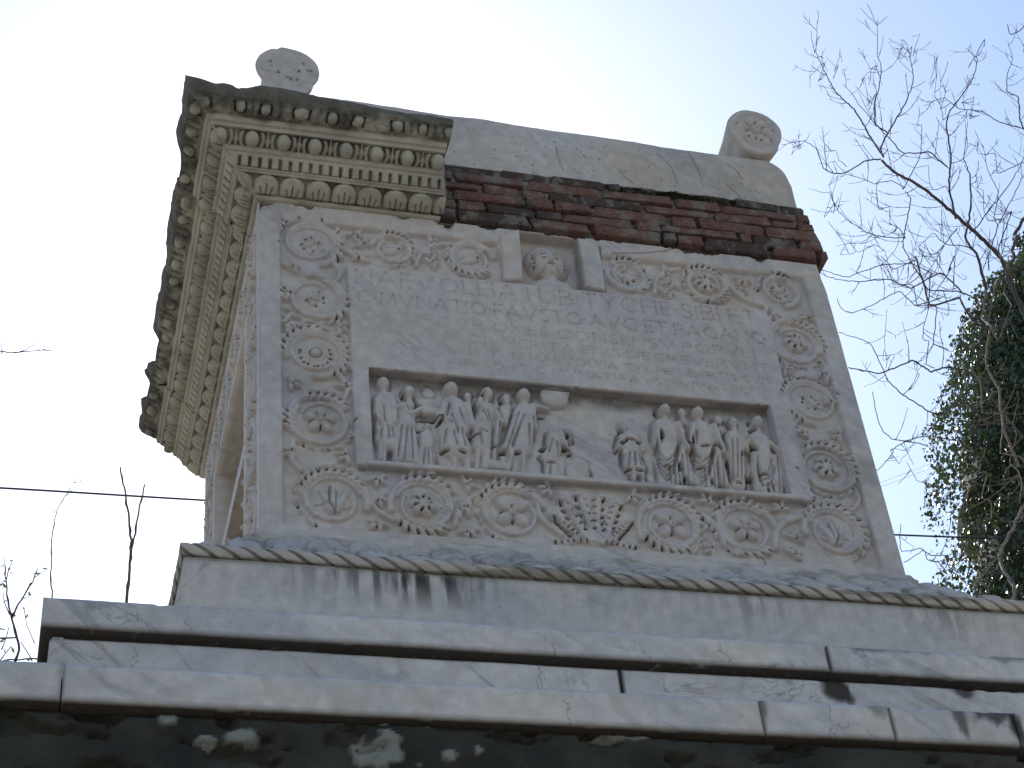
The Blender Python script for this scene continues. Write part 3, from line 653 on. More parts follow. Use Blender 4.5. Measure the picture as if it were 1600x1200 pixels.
# ---- left face of the die with framed recess and bench
D = 1.446
SF = Field(0, D, 0, 1.345, .0034); FF = F
F = SF; F.N = {0: ('side_panel', None)}; X, Z = F.X, F.Z
BF = -.012
box_level(.055, D - .05, .028, 1.272, BF, .004)
box_level(.285, D - .285, .20, 1.095, 0, .004)
box_level(.340, D - .330, .235, 1.060, -.085, .003)
F.id('bench_seat', 'seat of the carved bench'); w = F.win(.34, D - .33, .60, .72)
F.put(w, np.where((F.X[w] > .34) & (F.X[w] < D - .33) & (np.abs(F.Z[w] - .665) < .030), -.018, -9))
F.id('bench_seat'); w = F.win(.34, D - .33, .25, .33); F.put(w, np.where(np.abs(F.Z[w] - .285) < .025, -.045, -9) * 1.0)
for lx in (.40, .52, D - .52, D - .40):
    F.id('bench_leg'); F.capsule((lx, .25), (lx, .65), .020, .024, -.085, .06)
    for k in range(4): F.ell((lx, .30 + k * .09), .030, .020, 0, -.085, .070)
F.cur = 0
for yy, n in ((.17, 5), (D - .17, 5)):
    for k in range(n):
        c = (yy, .14 + k * .262); roundel(c, 1.5 if k % 2 else -1.5, 1 if k % 2 else -1, ['p5', 'rag', 'ring', 'worn', 'rag'][k], [(2.6, .6, 7), (-2.4, -.8, 6)])
for k in range(4):
    roundel((.40 + k * .22, 1.185), .3, 1, 'rag', [(2.4, .8, 6)], r=.075)
    roundel((.40 + k * .22, .125), .3, -1, 'p4', [(2.4, .8, 6)], r=.07)
F.cur = 0
F.H += .0018 * fbm(X * 9, Z * 9, 13) + .0008 * fbm(X * 50, Z * 50, 19, 3)
F.O = .75 * (F.H < -.03) * np.clip(.75 + fbm(X * 6, Z * 6, 5), 0, 1)
Vs = np.stack([-F.H, F.X, F.Z], -1); Vs[:, -1, 0] = .05; Vs[-1, :, 0] = .06; Vs[0, :, 0] = 0.003
Vs[:, :, 0] += .004 * np.clip(vnoise(F.Z * 9, F.X * 0, 55) * 3, 0, 1) * sstep(D - .03, D, F.X)
split(Vs, F.I, F.N, MAT['carved'], tomb, {'soot_shade': F.K, 'ochre': F.O}, flip=True)

# ---- plain blocks
def box_mesh(name, x0, x1, y0, y1, z0, z1, bev=.006, jit=0.0, seg=2):
    import bmesh
    bm = bmesh.new(); bmesh.ops.create_cube(bm, size=1)
    for v in bm.verts:
        v.co = Vector(((x0 + x1) / 2 + v.co.x * (x1 - x0), (y0 + y1) / 2 + v.co.y * (y1 - y0), (z0 + z1) / 2 + v.co.z * (z1 - z0))) + Vector([random.uniform(-jit, jit) for _ in range(3)])
    if bev: bmesh.ops.bevel(bm, geom=bm.edges[:], offset=bev, segments=seg, affect='EDGES', profile=.5)
    me = bpy.data.meshes.new(name); bm.to_mesh(me); bm.free(); return me
def part(name, me, mat, par, label=None):
    o = link(name, me, mat, None, label); adopt(o, par); return o
part('die_core', box_mesh('die_core', .09, 2.0, .075, D, .0, 1.340, 0), MAT['carved'], tomb)

# ---- generic moulded run: profile (c out, z), swept along front and left side, with relief
def smooth_profile(pts, d):
    P = np.array(pts, float); L = np.r_[0, np.cumsum(np.hypot(*np.diff(P, axis=0).T))]
    t = np.arange(0, L[-1], d); return np.interp(t, L, P[:, 0]), np.interp(t, L, P[:, 1]), t, L
PROF = [(-.02, 1.341), (.004, 1.3415), (.012, 1.344), (.017, 1.350), (.052, 1.367), (.080, 1.388), (.084, 1.394), (.092, 1.396), (.116, 1.430), (.118, 1.438), (.128, 1.441), (.132, 1.447), (.160, 1.462), (.180, 1.486), (.185, 1.497), (.196, 1.500), (.199, 1.512), (.215, 1.517), (.240, 1.530), (.262, 1.550), (.276, 1.574), (.279, 1.592), (.262, 1.604), (.14, 1.625), (.0, 1.64)]
pc, pz_, pt, pL = smooth_profile(PROF, .0024)
def L_at(c): # arc length where the profile passes c
    return float(np.interp(c, [p[0] for p in PROF[2:22]], pL[2:22]))
tl0, tl1 = L_at(.019), L_at(.080); td0, td1 = L_at(.094), L_at(.1155); te0, te1 = L_at(.134), L_at(.180); ts0, ts1 = L_at(.202), L_at(.276)
nrm = np.stack([np.gradient(pz_), -np.gradient(pc)], -1); nrm /= np.linalg.norm(nrm, axis=1)[:, None] + 1e-9   # outward/down
for _ in range(6): nrm[1:-1] = (nrm[:-2] + nrm[1:-1] * 2 + nrm[2:]) / 4
def cornice_relief(s, T, seed=0):
    """s along, T along profile -> height, local id kind, index"""
    H = np.zeros_like(s); K = np.zeros(s.shape, np.int32)
    # leaf kymation, pointed leaves hanging
    per = .0867; u = (s - .019) / per; k = np.floor(u + .5); a = (u - k) * per; m = (T > tl0) & (T < tl1)
    v = (T - tl0) / (tl1 - tl0)
    half = .0415 * np.sqrt(np.clip(1 - (np.clip(v - .45, 0, 1) / .56) ** 2, 0.0001, 1))
    leaf = np.clip(1 - (np.abs(a) / half) ** 2, 0, 1) ** .45 * np.clip(np.minimum(v, 1 - v) * 7, 0, 1) ** .5
    hh = -.014 + .022 * leaf - .010 * np.clip(1 - np.abs(a) / (.003 + .010 * np.clip(.5 - v, 0, 1)), 0, 1) * (v < .60) - .009 * np.clip(1 - np.abs(np.abs(a) - .013 - .016 * v) / .004, 0, 1) * (v < .42)
    H = np.where(m, hh, H); K = np.where(m & (leaf > .08), 1000 + (k.astype(int) + 100), K)
    # dentils
    per = .0335; u = (s + .06) / per; k = np.floor(u + .5); a = (u - k) * per; m = (T > td0) & (T < td1)
    v = (T - td0) / (td1 - td0); dd = np.minimum(.0126 - np.abs(a), np.minimum(v, 1 - v) * (td1 - td0)); dn = sstep(-.001, .0035, dd)
    H = np.where(m, -.016 + .018 * dn, H); K = np.where(m & (dn > .3), 3000 + (k.astype(int) + 100), K)
    # egg and dart
    per = .104; u = (s + .043) / per; k = np.floor(u + .5); a = (u - k) * per; m = (T > te0) & (T < te1)
    tc = te1 - .032; q = np.sqrt((a / .0245) ** 2 + ((T - tc) / (.031 + .004 * (T < tc))) ** 2)
    egg = np.clip(1 - q ** 2, 0, 1) ** .5; ring = np.clip(1 - np.abs(q - 1.50) / .25, 0, 1) ** .6 * (T < tc + .024)
    b = np.abs(a) - per / 2; dart = np.clip(1 - np.abs(b) / (.0035 + .010 * np.clip(1 - np.abs((T - te0) / (te1 - te0) - .35) / .35, 0, 1)), 0, 1)
    side = np.clip(1 - np.abs(np.abs(b) - .0135 * (.6 + .6 * (1 - (T - te0) / (te1 - te0)))) / .003, 0, 1)
    hh = -.018 + np.maximum(np.maximum(.033 * egg, 0.024 * ring), np.maximum(.016 * dart ** .6, .010 * side))
    H = np.where(m, hh, H); K = np.where(m & (egg > .02), 5000 + (k.astype(int) + 100), K)
    # sima: upright leaves and worn bosses
    per = .104; u = s / per + .14 * np.sin(s * 23 + seed) ; k = np.floor(u + .5); a = (u - k) * per + .010 * fbm(s * 25, T * 25, seed + 31); m = (T > ts0) & (T < ts1); v = (T - ts0) / (ts1 - ts0)
    hk = np.sin(k * 12.9898 + seed) * .5 + .5
    boss = np.clip(1 - (a / .020) ** 2 - ((v - .36) * .095 / .020) ** 2, 0, 1) ** .5
    lf = np.clip(1 - ((np.abs(a) - .034) / .013) ** 2, 0, 1) ** .5 * np.clip(1 - np.abs(v - .40) / .36, 0, 1) ** .5
    lf2 = np.clip(1 - ((a - .045 * np.sign(a)) / .010) ** 2, 0, 1) ** .5 * np.clip(1 - np.abs(v - .72) / .22, 0, 1)
    hh = -.010 + .022 * boss * (.25 + hk) + .009 * lf + .010 * lf2 + .008 * fbm(s * 30, T * 30, seed + 77)
    hh -= .012 * np.clip(1 - ((np.abs(a) - .020) / .0035) ** 2, 0, 1) * (np.abs(v - .35) < .2) * hk
    H = np.where(m, hh * (1 - .97 * sstep(.45, .8, v)), H); K = np.where(m & (boss > .25) & (hk > .3), 7000 + (k.astype(int) + 100), K)
    return H, K
KN = {1: 'carved_leaf', 3: 'dentil', 5: 'carved_egg', 7: 'carved_boss'}
def run(axis, s_in, s_out, shift, seed, name, label, lower=0.0, wear=0.0, d=.0027, holes=(), endcut=None):
    """axis 'x': front run from the mitre (s=-c) to s_out. axis 'y': side run. s_in None = mitre"""
    n = int((s_out - (s_in if s_in is not None else -.28)) / d); f = np.linspace(0, 1, n)[:, None]
    c = pc[None] + 0 * f; z = pz_[None] + 0 * f; T = pt[None] + 0 * f
    start = -c if s_in is None else np.full_like(c, s_in)
    end = np.full_like(c, s_out) if endcut is None else s_out + endcut(c, z)
    s = start + (end - start) * f
    H, K = cornice_relief(s, T, seed)
    # keep the mitre clean, roughen everything, break the top edge
    if s_in is None: H *= sstep(0, .02, s - start)
    rough = .0035 * fbm(s * 22, T * 22, seed, 4) + .006 * fbm(s * 6, T * 6, seed + 3, 3) * sstep(ts0, ts1, T)
    H = H * (1 - wear * np.clip(.5 + fbm(s * 5, T * 5, seed + 8), 0, 1)) + rough
    brk = np.clip(fbm(s * 7, 0 * T, seed + 5, 4) - .12, 0, 1) * (.05 if axis == 'x' else .03) + lower * sstep(.0, .5, s)
    brk = brk * (1 if s_in is not None else sstep(.0, .09, s - start))
    tp = sstep(1.53, 1.60, z)
    if name == 'cornice_block' and axis == 'y' and s_in is None:     # large break at the rear of the corner block
        brk = brk + .062 * sstep(-.03, .08, s)
    for (h0, h1, dep) in holes: brk = brk + dep * sstep(h0, h0 + .03, s) * (1 - sstep(h1 - .03, h1, s))
    cc = c + H * nrm[:, 0][None] - brk * tp * .8 + shift * sstep(.02, .05, c); zz = z + H * nrm[:, 1][None] - brk * tp * .5
    soot_shade = sstep(1.476, 1.560, zz + .03 * fbm(s * 8, T * 8, seed + 2)) * 1.0 * (1 - .22 * ((K // 1000) == 7)) + .62 * sstep(-.0065, -.013, H) * (T > tl0) * (T < te1)  # sima soot, plus painted shade in the gaps between carvings
    # cap both ends by folding the outline to its centre
    Vx = np.stack([s, -cc, zz], -1) if axis == 'x' else np.stack([-cc, s, zz], -1)
    caps = []
    for row in (Vx[0], Vx[-1]):
        m0 = row.mean(0); caps.append(np.stack([row * (1 - q) + m0 * q for q in ((1.0, .5) if row is Vx[0] else (.5, 1.0))]))
    Vx = np.concatenate([caps[0], Vx, caps[1]]) if s_in is not None else np.concatenate([Vx, caps[1]])
    lo = 2 if s_in is not None else 0
    K = np.concatenate([np.zeros((lo, K.shape[1]), int), K, np.zeros((2, K.shape[1]), int)]); K[-3:] = 0
    soot_shade = np.concatenate([np.zeros((lo, K.shape[1])), soot_shade, np.full((2, K.shape[1]), .5)])
    ids = np.zeros_like(K); N = {0: (name, label)}; i = 1
    for u in np.unique(K):
        if u == 0: continue
        if (K == u).sum() < 12: continue
        ids[K == u] = i; N[i] = (KN[u // 1000], None); i += 1
    return split(Vx, ids, N, MAT['cornice'], tomb, {'soot_shade': soot_shade}, flip=(axis == 'y'))
run('x', None, .622, 0, 1, 'cornice_block', 'blackened corner block of the cornice with egg and dart', lower=.030, endcut=lambda c, z: .010 * np.sin(c * 30) - .012 + .012 * fbm(c * 20, z * 20, 3))
run('y', None, .165, 0, 2, 'cornice_block', 'corner block of the cornice turning onto the left side')
run('y', .168, 1.175, -.018, 6, 'cornice_block', 'long middle block of the side cornice', holes=[(.93, 1.14, .045)])
run('y', 1.178, 1.50, -.012, 9, 'cornice_block', 'broken rear block of the side cornice', wear=.3, holes=[(1.178, 1.35, .040)])
print('cornice done')

# ---- brick courses above the die
core = part('mortar_core', box_mesh('mortar_core', .02, 2.004, .012, 1.40, 1.346, 1.652, .004), MAT['mortar'], tomb)
variants = [box_mesh('brick', -.5, .5, -.5, .5, -.5, .5, .045, .055, 1) for _ in range(7)]
for v in variants: v.materials.append(MAT['brick'])
dark = []
for v in variants[:4]:
    q = v.copy(); q.materials.clear(); q.materials.append(MAT['brick_dark']); dark.append(q)
zc = 1.347; course = 0
heights = [.052, .050, .056, .050, .050, .044]
for hgt in heights:
    x = -.02 + random.uniform(-.1, 0) + .35 * 0; out = {0: .016, 1: .008, 2: .004, 3: .0, 4: -.004, 5: -.012}[course]
    while x < 2.03:
        ln = random.choice([.05, .10, .14, .18, .22, .26, .29]); x2 = min(x + ln, 2.022 + out * .8)
        if x2 - x > .03 and x2 > .35:
            me = random.choice(dark if (random.random() < .18 or (course > 4 and x > 1.1) or course == 5) else variants)
            o = link('brick', me, None, None); adopt(o, tomb)
            g = random.uniform(.008, .014)
            o.scale = (x2 - x - g, .12, hgt - random.uniform(.007, .018))
            o.location = ((x + x2) / 2, .06 - out - random.uniform(0, .007) - (.004), zc + hgt / 2)
            o.rotation_euler = (random.uniform(-.02, .02), random.uniform(-.012, .012), random.uniform(-.01, .01))
        x = x2 if x2 < 2.0 + out else 9
    # bricks on the right return
    y = .13
    while y < 1.3:
        ln = .25; o = link('brick', random.choice(variants), None, None); adopt(o, tomb)
        o.scale = (.12, ln - .012, hgt - .012); o.location = (1.955 + out + random.uniform(0, .006), y + ln / 2, zc + hgt / 2); y += ln
    zc += hgt; course += 1
# moss cushion along the top course
mv = []; mf = []
for i in range(9000):
    x = random.gauss(1.50, .14); z = 1.644 - abs(random.gauss(0, .014)) - .01 * math.sin(x * 25) ** 2; y = random.uniform(.004, .016)
    if x < .9 or x > 1.86: continue
    r = random.uniform(.0025, .006); b = len(mv)
    for k in range(3): mv.append((x + random.uniform(-r, r), y - random.uniform(-r, r * 1.2), z + random.uniform(-r, r)))
    mf.append((b, b + 1, b + 2))
o = part('moss', mesh_np('moss', np.array(mv), np.array(mf), False), MAT['moss'], tomb); o['kind'] = 'stuff'

# ---- marble crown above the bricks
CR = Field(.02, 1.992, 1.650, 1.965, .0042); F = CR; X, Z = F.X, F.Z; F.N = {0: ('crown_slab', 'long pale marble crown slab')}
F.H[:] = 0
F.H += .006 * fbm(X * 3, Z * 3, 21) + .0015 * fbm(X * 30, Z * 30, 22)
F.H -= .012 * sstep(1.86, 1.965, Z)
for pts in ([(868, 225), (872, 245), (880, 268)], [(1025, 230), (1048, 255), (1058, 285)], [(1075, 225), (1090, 262), (1096, 277)], [(1128, 240), (1150, 262), (1160, 275)], [(965, 262), (975, 275), (990, 287)], [(1130, 281), (1150, 300), (1160, 312)]):
    F.groove([P2(a, b, .03) for a, b in pts], .0042, .006, .55)
for _ in range(70): F.cut((random.uniform(.6, 1.95), random.uniform(1.66, 1.93)), random.uniform(.002, .005), .0025, random.uniform(0, 3), .006)
F.K = np.maximum(F.K, .9 * sstep(.06, .0, Z - 1.652 - .012 + .03 * fbm(X * 12, Z * 8, 4)) * 0)
F.K = np.maximum(F.K, sstep(1.672, 1.655, Z + .012 * fbm(X * 18, Z * 18, 4)) * .8)
tilt = 1.965 - .045 * (X / 2) + .008 * fbm(X * 5, X * 0, 66)
shr = np.clip(1 - ((np.clip(X - 1.90, 0, 1)) / .092) ** 2, 0.0, 1) ** .5     # rounded right shoulder
ztop = 1.652 + (tilt - 1.652) * (.66 + .34 * shr)
zz = 1.652 + (Z - 1.650) / .315 * (ztop - 1.652)
Vc = np.stack([X, .028 - F.H, zz], -1)
back = np.stack([X[:, -1], X[:, -1] * 0 + 1.36, ztop[:, -1] - .02], -1)[:, None, :]
Vc = np.concatenate([np.stack([X[:, 0], X[:, 0] * 0 + 1.36, zz[:, 0]], -1)[:, None], Vc, back], 1)
pad = lambda a: np.concatenate([a[:, :1], a, a[:, -1:]], 1)
side = Vc[-1:, :, :].copy(); side[..., 1] = 1.36; Vc = np.concatenate([Vc, side]); padx = lambda a: np.concatenate([a, a[-1:]])
split(Vc, padx(pad(F.I)), F.N, MAT['carved'], tomb, {'soot_shade': padx(pad(F.K)), 'ochre': padx(pad(.45 * np.clip(fbm(X * 4, Z * 4, 2) + .3, 0, 1)))})

def bolster(cx, cz, r, label, z0, flare, petn, cutlist, worn=0.0, y0=.012, b1d=.10, b1s=.90):
    # polar relief disc on the end of a long cushion
    nr, na = 46, 128; rr = np.linspace(0, 1, nr)[:, None]; aa = np.linspace(0, 2 * math.pi, na)[None]
    low = sstep(-.55, -1.0, np.sin(aa))
    Rr = r * (1 + .02 * vnoise(aa * 2.1, aa * 0, 3)) * (1 + flare * low * (1 - .0))
    if worn: Rr = Rr * (1 - .07 * np.exp(-((aa - 1.95) / .10) ** 2) - .03 * np.exp(-((aa - 1.2) / .5) ** 2))
    dx = rr * Rr * np.cos(aa); dz = rr * Rr * np.sin(aa); dz = np.where(low > 0, np.maximum(dz, z0 - cz), dz)
    q = rr + 0 * aa
    h = .006 * sstep(.90, .72, q) * -1 + 0
    h = h + (.020 * np.clip(1 - (q / .20) ** 2, 0, 1) ** .5)
    pet = np.clip(np.cos(aa * petn / 2 + .4) ** 2, 0, 1)
    h = h + .015 * (pet ** .5) * np.clip(1 - ((q - .46) / .24) ** 2, 0, 1) ** .5
    h = h * (1 - worn * .6) + .002 * fbm(q * 9, aa * 4, 7)
    V = np.stack([cx + dx, y0 - h, cz + dz], -1)
    k = .6 * (1 - worn) * (np.clip(1 - np.abs(q - .36) / .07, 0, 1) * (np.sin(aa * petn / 2 + .4) ** 2 > .9)) + 0
    V[..., 1] += .012 * (k > 0)
    for (a, b) in cutlist:
        dd = np.hypot(dx - a * r, dz - b * r); kk = 1 - sstep(.003, .007, dd); V[..., 1] += .012 * kk; k = np.maximum(k, kk * .8)
    rim = V[-1:].copy(); rim[..., 1] = y0 + .012; rim[..., 0] = cx + (rim[..., 0] - cx) * 1.03; rim[..., 2] = cz + (rim[..., 2] - cz) * 1.03
    b1 = rim.copy(); b1[..., 1] = y0 + b1d; b1[..., 0] = cx + (b1[..., 0] - cx) * b1s; b1[..., 2] = cz + (b1[..., 2] - cz) * (b1s - .04); b2 = rim.copy(); b2[..., 1] = y0 + .5; b2[..., 0] = cx + (b2[..., 0] - cx) * .6; b2[..., 2] = cz + (b2[..., 2] - cz) * .6; b3 = rim.copy(); b3[..., 1] = y0 + 1.34; b3[..., 0] = cx + (b3[..., 0] - cx) * .6; b3[..., 2] = cz + (b3[..., 2] - cz) * .6
    V = np.concatenate([V, rim, b1, b2, b3]); k = np.concatenate([k, np.zeros((4, na))])
    me = mesh_np('bolster', V.reshape(-1, 3), gridfaces(*V.shape[:2])[:, ::-1], True, {'soot_shade': k.ravel(), 'ochre': np.zeros(k.size) + .12})
    part('bolster', me, MAT['carved'], tomb, label)
p = P2(1182, 208, .012); q = P2(1216, 212, .012); bolster(p[0], p[1] + .024, .106, 'crisp rosette bolster at the right end of the crown', 1.90, .26, 6, [(.1, -.62), (-.35, -.5), (-.62, .25), (.55, -.45), (.7, .1), (.45, .6)])
p = P2(450, 108, .012); bolster(p[0], p[1] + .008, .112, 'worn cleft rosette bolster at the left end of the crown', 1.93, .30, 7, [(-.55, .22), (-.52, 0), (-.3, -.25), (-.02, -.45), (.35, -.1), (.75, .02), (.1, -.5), (.3, -.55), (.62, -.0), (.5, .3)], 1.0, b1d=.05, b1s=.74)

# ---- base moulding: leaf cyma and rope torus
BPROF = [(-.002, .004), (.010, -.004), (.016, -.022), (.050, -.072), (.090, -.116), (.130, -.150), (.165, -.182), (.190, -.208), (.203, -.222), (.208, -.240)]
bc, bz, bt, bL = smooth_profile(BPROF, .0042)
bn = np.stack([-np.gradient(bz), np.gradient(bc)], -1); bn /= np.linalg.norm(bn, axis=1)[:, None] + 1e-9
for _ in range(5): bn[1:-1] = (bn[:-2] + bn[1:-1] * 2 + bn[2:]) / 4
def base_run(axis, s1, name, label, both):
    n = int((s1 + .5) / .0042); f = np.linspace(0, 1, n)[:, None]; c = bc[None] + 0 * f; T = bt[None] + 0 * f
    s = -c + ((s1 + (c if both else 0)) + c) * f
    v = (T - .05) / (bt[-1] - .07); per = .118; u = s / per; k = np.floor(u); a = (u - k - .5) * per
    half = .056 * np.clip(1 - .55 * np.abs(v - .35), 0, 1); lf = np.clip(1 - (np.abs(a) / half) ** 2, 0, 1) ** .4 * (v > 0) * (v < 1) * np.clip(np.minimum(v, 1 - v) * 8, 0, 1) ** .5
    H = -.010 * ((v > 0) & (v < 1)) + .020 * lf - .006 * np.clip(1 - np.abs(a) / .005, 0, 1) * (v > .1) * (v < .9)
    pit = ((np.abs(np.abs(a) - .050) < .0075) & (np.abs(v - .66) < .16)) * (vnoise(k * 3.3, k * 0 + (a > 0), 4) > -.3)
    H = H - .018 * pit + .004 * fbm(s * 14, T * 14, 91)
    cc = c + H * bn[:, 0][None]; z = bz[None] + H * bn[:, 1][None]
    soot_shade = np.maximum(pit * .9, .35 * sstep(.0, .3, fbm(s * 9 + 1.3, T * 20, 12)))
    V = np.stack([s, -cc, z], -1) if axis == 'x' else np.stack([-cc, s, z], -1)
    K = np.where(lf > .1, k.astype(int) + 20, 0); ids = np.zeros_like(K); N = {0: (name, label)}; i = 1
    for u_ in np.unique(K):
        if u_ == 0 or (K == u_).sum() < 30: continue
        ids[K == u_] = i; N[i] = ('carved_leaf', None); i += 1
    split(V, ids, N, MAT['carved'], tomb, {'soot_shade': soot_shade, 'ochre': .1 + 0 * soot_shade}, flip=(axis == 'x'))
base_run('x', 2.0, 'leaf_moulding', None, True); base_run('y', D, 'leaf_moulding', None, True)
def rope(axis, s0, s1, label):
    c0, z0, r = .2195, -.2515, .0235; n = int((s1 - s0) / .0042); m = 44
    s = np.linspace(s0, s1, n)[:, None]; a = np.linspace(-2.9, 2.0, m)[None] + 0 * s
    ph = s / .062 + a * .50 + .10 * vnoise(s * 9, a * 0, 5); fr = ph - np.floor(ph)
    g = np.clip(np.minimum(fr, 1 - fr) / .22, 0, 1) ** .5
    rr = r * (.74 + .26 * g) + .0022 * fbm(s * 25, a * 2, 15)
    # mitre
    cc = c0 + rr * np.cos(a); z = z0 + rr * np.sin(a); S_ = s + 0 * a
    if s0 < 0: S_ = np.maximum(S_, -cc)
    V = np.stack([S_, -cc, z], -1) if axis == 'x' else np.stack([-cc, S_, z], -1)
    soot_shade = .95 * (1 - sstep(.09, .20, np.minimum(fr, 1 - fr))) * sstep(-.45, .35, vnoise(s * 1.7, a * 0, 2) + .25) + 1.0 * sstep(-.70, -1.15, a) + .6 * sstep(.05, .3, fbm(s * 2.7, a, 33))  # darker in strand grooves and along the underside
    K = (np.floor(ph).astype(int) + 60) * (a > -2.3); ids = np.zeros_like(K); N = {0: ('rope_moulding', label)}; i = 1
    for u_ in np.unique(K):
        if u_ == 0 or (K == u_).sum() < 30: continue
        ids[K == u_] = i; N[i] = ('rope_strand', None); i += 1
    split(V, ids, N, MAT['carved'], tomb, {'soot_shade': np.clip(soot_shade, 0, 1), 'ochre': .25 + 0 * soot_shade}, flip=(axis == 'x'))
rope('x', -.246, 2.246, 'twisted rope moulding'); rope('y', -.246, D + .2, 'twisted rope moulding on the left side')
# plinth block, front and side as dense sheets for grime
def sheet(axis, s0, s1, z0, z1, off, d, name, par, mat, attrs, label=None, rough=.002, bev=.006, seed=0, depth=.05, under=False):
    ns = max(3, int((s1 - s0) / d)); nz = max(3, int((z1 - z0) / d)); s = np.linspace(s0, s1, ns)[:, None]; z = np.linspace(z0, z1, nz)[None]
    s = s + 0 * z; z = z + 0 * s
    e = np.minimum(np.minimum(s - s0, s1 - s), np.minimum(z - z0, z1 - z)); y = off + bev * (1 - sstep(0, bev * 1.6, e)) ** 2 + rough * fbm(s * 4, z * 4, seed) + rough * .3 * fbm(s * 40, z * 40, seed)
    chipn = np.clip(fbm(s * 16, z * 16, seed + 4, 3) - .34, 0, 1) * (1 - sstep(.0, .012, e)); y = y + .03 * chipn
    def P(s, y, z): return np.stack([s, y, z], -1) if axis == 'x' else np.stack([y, s, z], -1)
    V = P(s, y, z)
    # wrap all four sides back
    def ext(V, k, ax):
        R = np.take(V, [k], ax).copy(); R[..., 1 if axis == 'x' else 0] = off + depth; return R
    V = np.concatenate([ext(V, 0, 0), V, ext(V, -1, 0)], 0); V = np.concatenate([ext(V, 0, 1), V, ext(V, -1, 1)], 1)
    at = {k_: np.pad(f_(s, z), 1, mode='edge').ravel() for k_, f_ in attrs.items()}
    if under:  # underside and lowest rows set darkest
        g_ = at['grime_dark'].reshape(V.shape[:2]).copy(); g_[:, 0] = 1; g_[:, 1] = 1; g_[:, 2] = np.maximum(g_[:, 2], .35); at['grime_dark'] = g_.ravel()
    me = mesh_np(name, V.reshape(-1, 3), gridfaces(*V.shape[:2])[:, ::(1 if axis == 'x' else -1)], True, at)
    me.polygons.foreach_set('use_smooth', np.ones(len(me.polygons), bool))
    return part(name, me, mat, par, label)
def gr_plinth(s, z):
    g = np.exp(-((s - .42) / .13) ** 2) * 1.0 + .45 * np.exp(-((s - .22) / .16) ** 2) + .10 + .35 * np.exp(-((s - 1.35) / .10) ** 2) + .3 * np.exp(-((s - 1.95) / .12) ** 2)
    return np.clip(g, 0, 1)
sheet('x', -.231, 2.231, -.68, -.275, -.231, .012, 'plinth_face', tomb, MAT['plinth'], {'grime_dark': gr_plinth}, 'plain plinth face with black drips', .003, .004, 5, .4)
sheet('y', -.2305, D + .2, -.68, -.275, -.2305, .012, 'plinth_face', tomb, MAT['plinth'], {'grime_dark': lambda s, z: 0 * s + .1}, None, .003, .004, 6, .4)
part('plinth_core', box_mesh('plinth_core', -.16, 2.17, -.16, D + .2, -.68, -.25, 0), MAT['plinth'], tomb)
part('plinth_core', box_mesh('plinth_core', .06, 1.96, .06, D, -.2498, -.0005, 0), MAT['plinth'], tomb)

# =================================================================== STEPS
steps = empty('stepped_base', (1, .6, -1.1), 'two broad white marble steps below the altar', 'steps')
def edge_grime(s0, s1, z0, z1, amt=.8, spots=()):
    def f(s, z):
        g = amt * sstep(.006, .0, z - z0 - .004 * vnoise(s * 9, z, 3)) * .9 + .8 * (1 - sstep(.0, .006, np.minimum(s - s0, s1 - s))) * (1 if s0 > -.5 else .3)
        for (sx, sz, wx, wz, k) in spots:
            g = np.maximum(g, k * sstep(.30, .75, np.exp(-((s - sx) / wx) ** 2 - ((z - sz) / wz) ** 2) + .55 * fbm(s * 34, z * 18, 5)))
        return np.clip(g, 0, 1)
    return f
YA = -.575; ZA1, ZA0 = -.660, -.742
xj = on_y(1295, 1030, YA)[0]
for (a, b, sd_) in ((-.578, xj - .003, 1), (xj + .004, 2.57, 2)):
    sheet('x', a, b, ZA0, ZA1, YA + .004 * (sd_ - 1), .008, 'step_slab', steps, MAT['slab'], {'grime_dark': edge_grime(a, b, ZA0, ZA1, .9, [(xj + .18, ZA1, .16, .015, .5), (xj + .5, ZA1, .1, .02, .6)])}, None, .003, .004, 10 + sd_, .36, True)
sheet('y', -.571, 2.1, ZA0 + .002, ZA1 - .001, -.578, .012, 'step_slab', steps, MAT['slab'], {'grime_dark': edge_grime(-9, 9, ZA0, ZA1, .5)}, None, .002, .006, 19, .03, True)
YB = -.557; ZB0, ZB1 = -1.0, -.7555
xb = on_y(970, 1055, YB)[0]; xb2 = on_y(1310, 1075, YB)[0]; xb3 = on_y(1505, 1078, YB)[0]
for i_, (a, b) in enumerate(((-.556, xb - .002), (xb + .003, 2.53))):
    sheet('x', a, b, ZB0, ZB1, YB, .008, 'step_riser', steps, MAT['slab'], {'grime_dark': edge_grime(a, b, ZB0 - 9, ZB1, 0, [(xb2, ZB1 - .03, .045, .04, 1), (xb3, ZB1 - .012, .03, .02, .9), (xb, -.85, .008, .15, .9)])}, None, .003, .006, 30 + i_, .3)
sheet('y', -.556, 2.05, ZB0, ZB1, -.556, .015, 'step_riser', steps, MAT['slab'], {'grime_dark': lambda s, z: 0 * s}, None, .002, .006, 39, .03)
YC = -.78; zc1 = on_y(800, 1072, YC)[2]; zc0 = on_y(800, 1130, YC)[2]
xs = [-1.6, on_y(97, 1065, YC)[0], on_y(1192, 1120, YC)[0], on_y(1399, 1145, YC)[0], on_y(1590, 1140, YC)[0], 3.1]
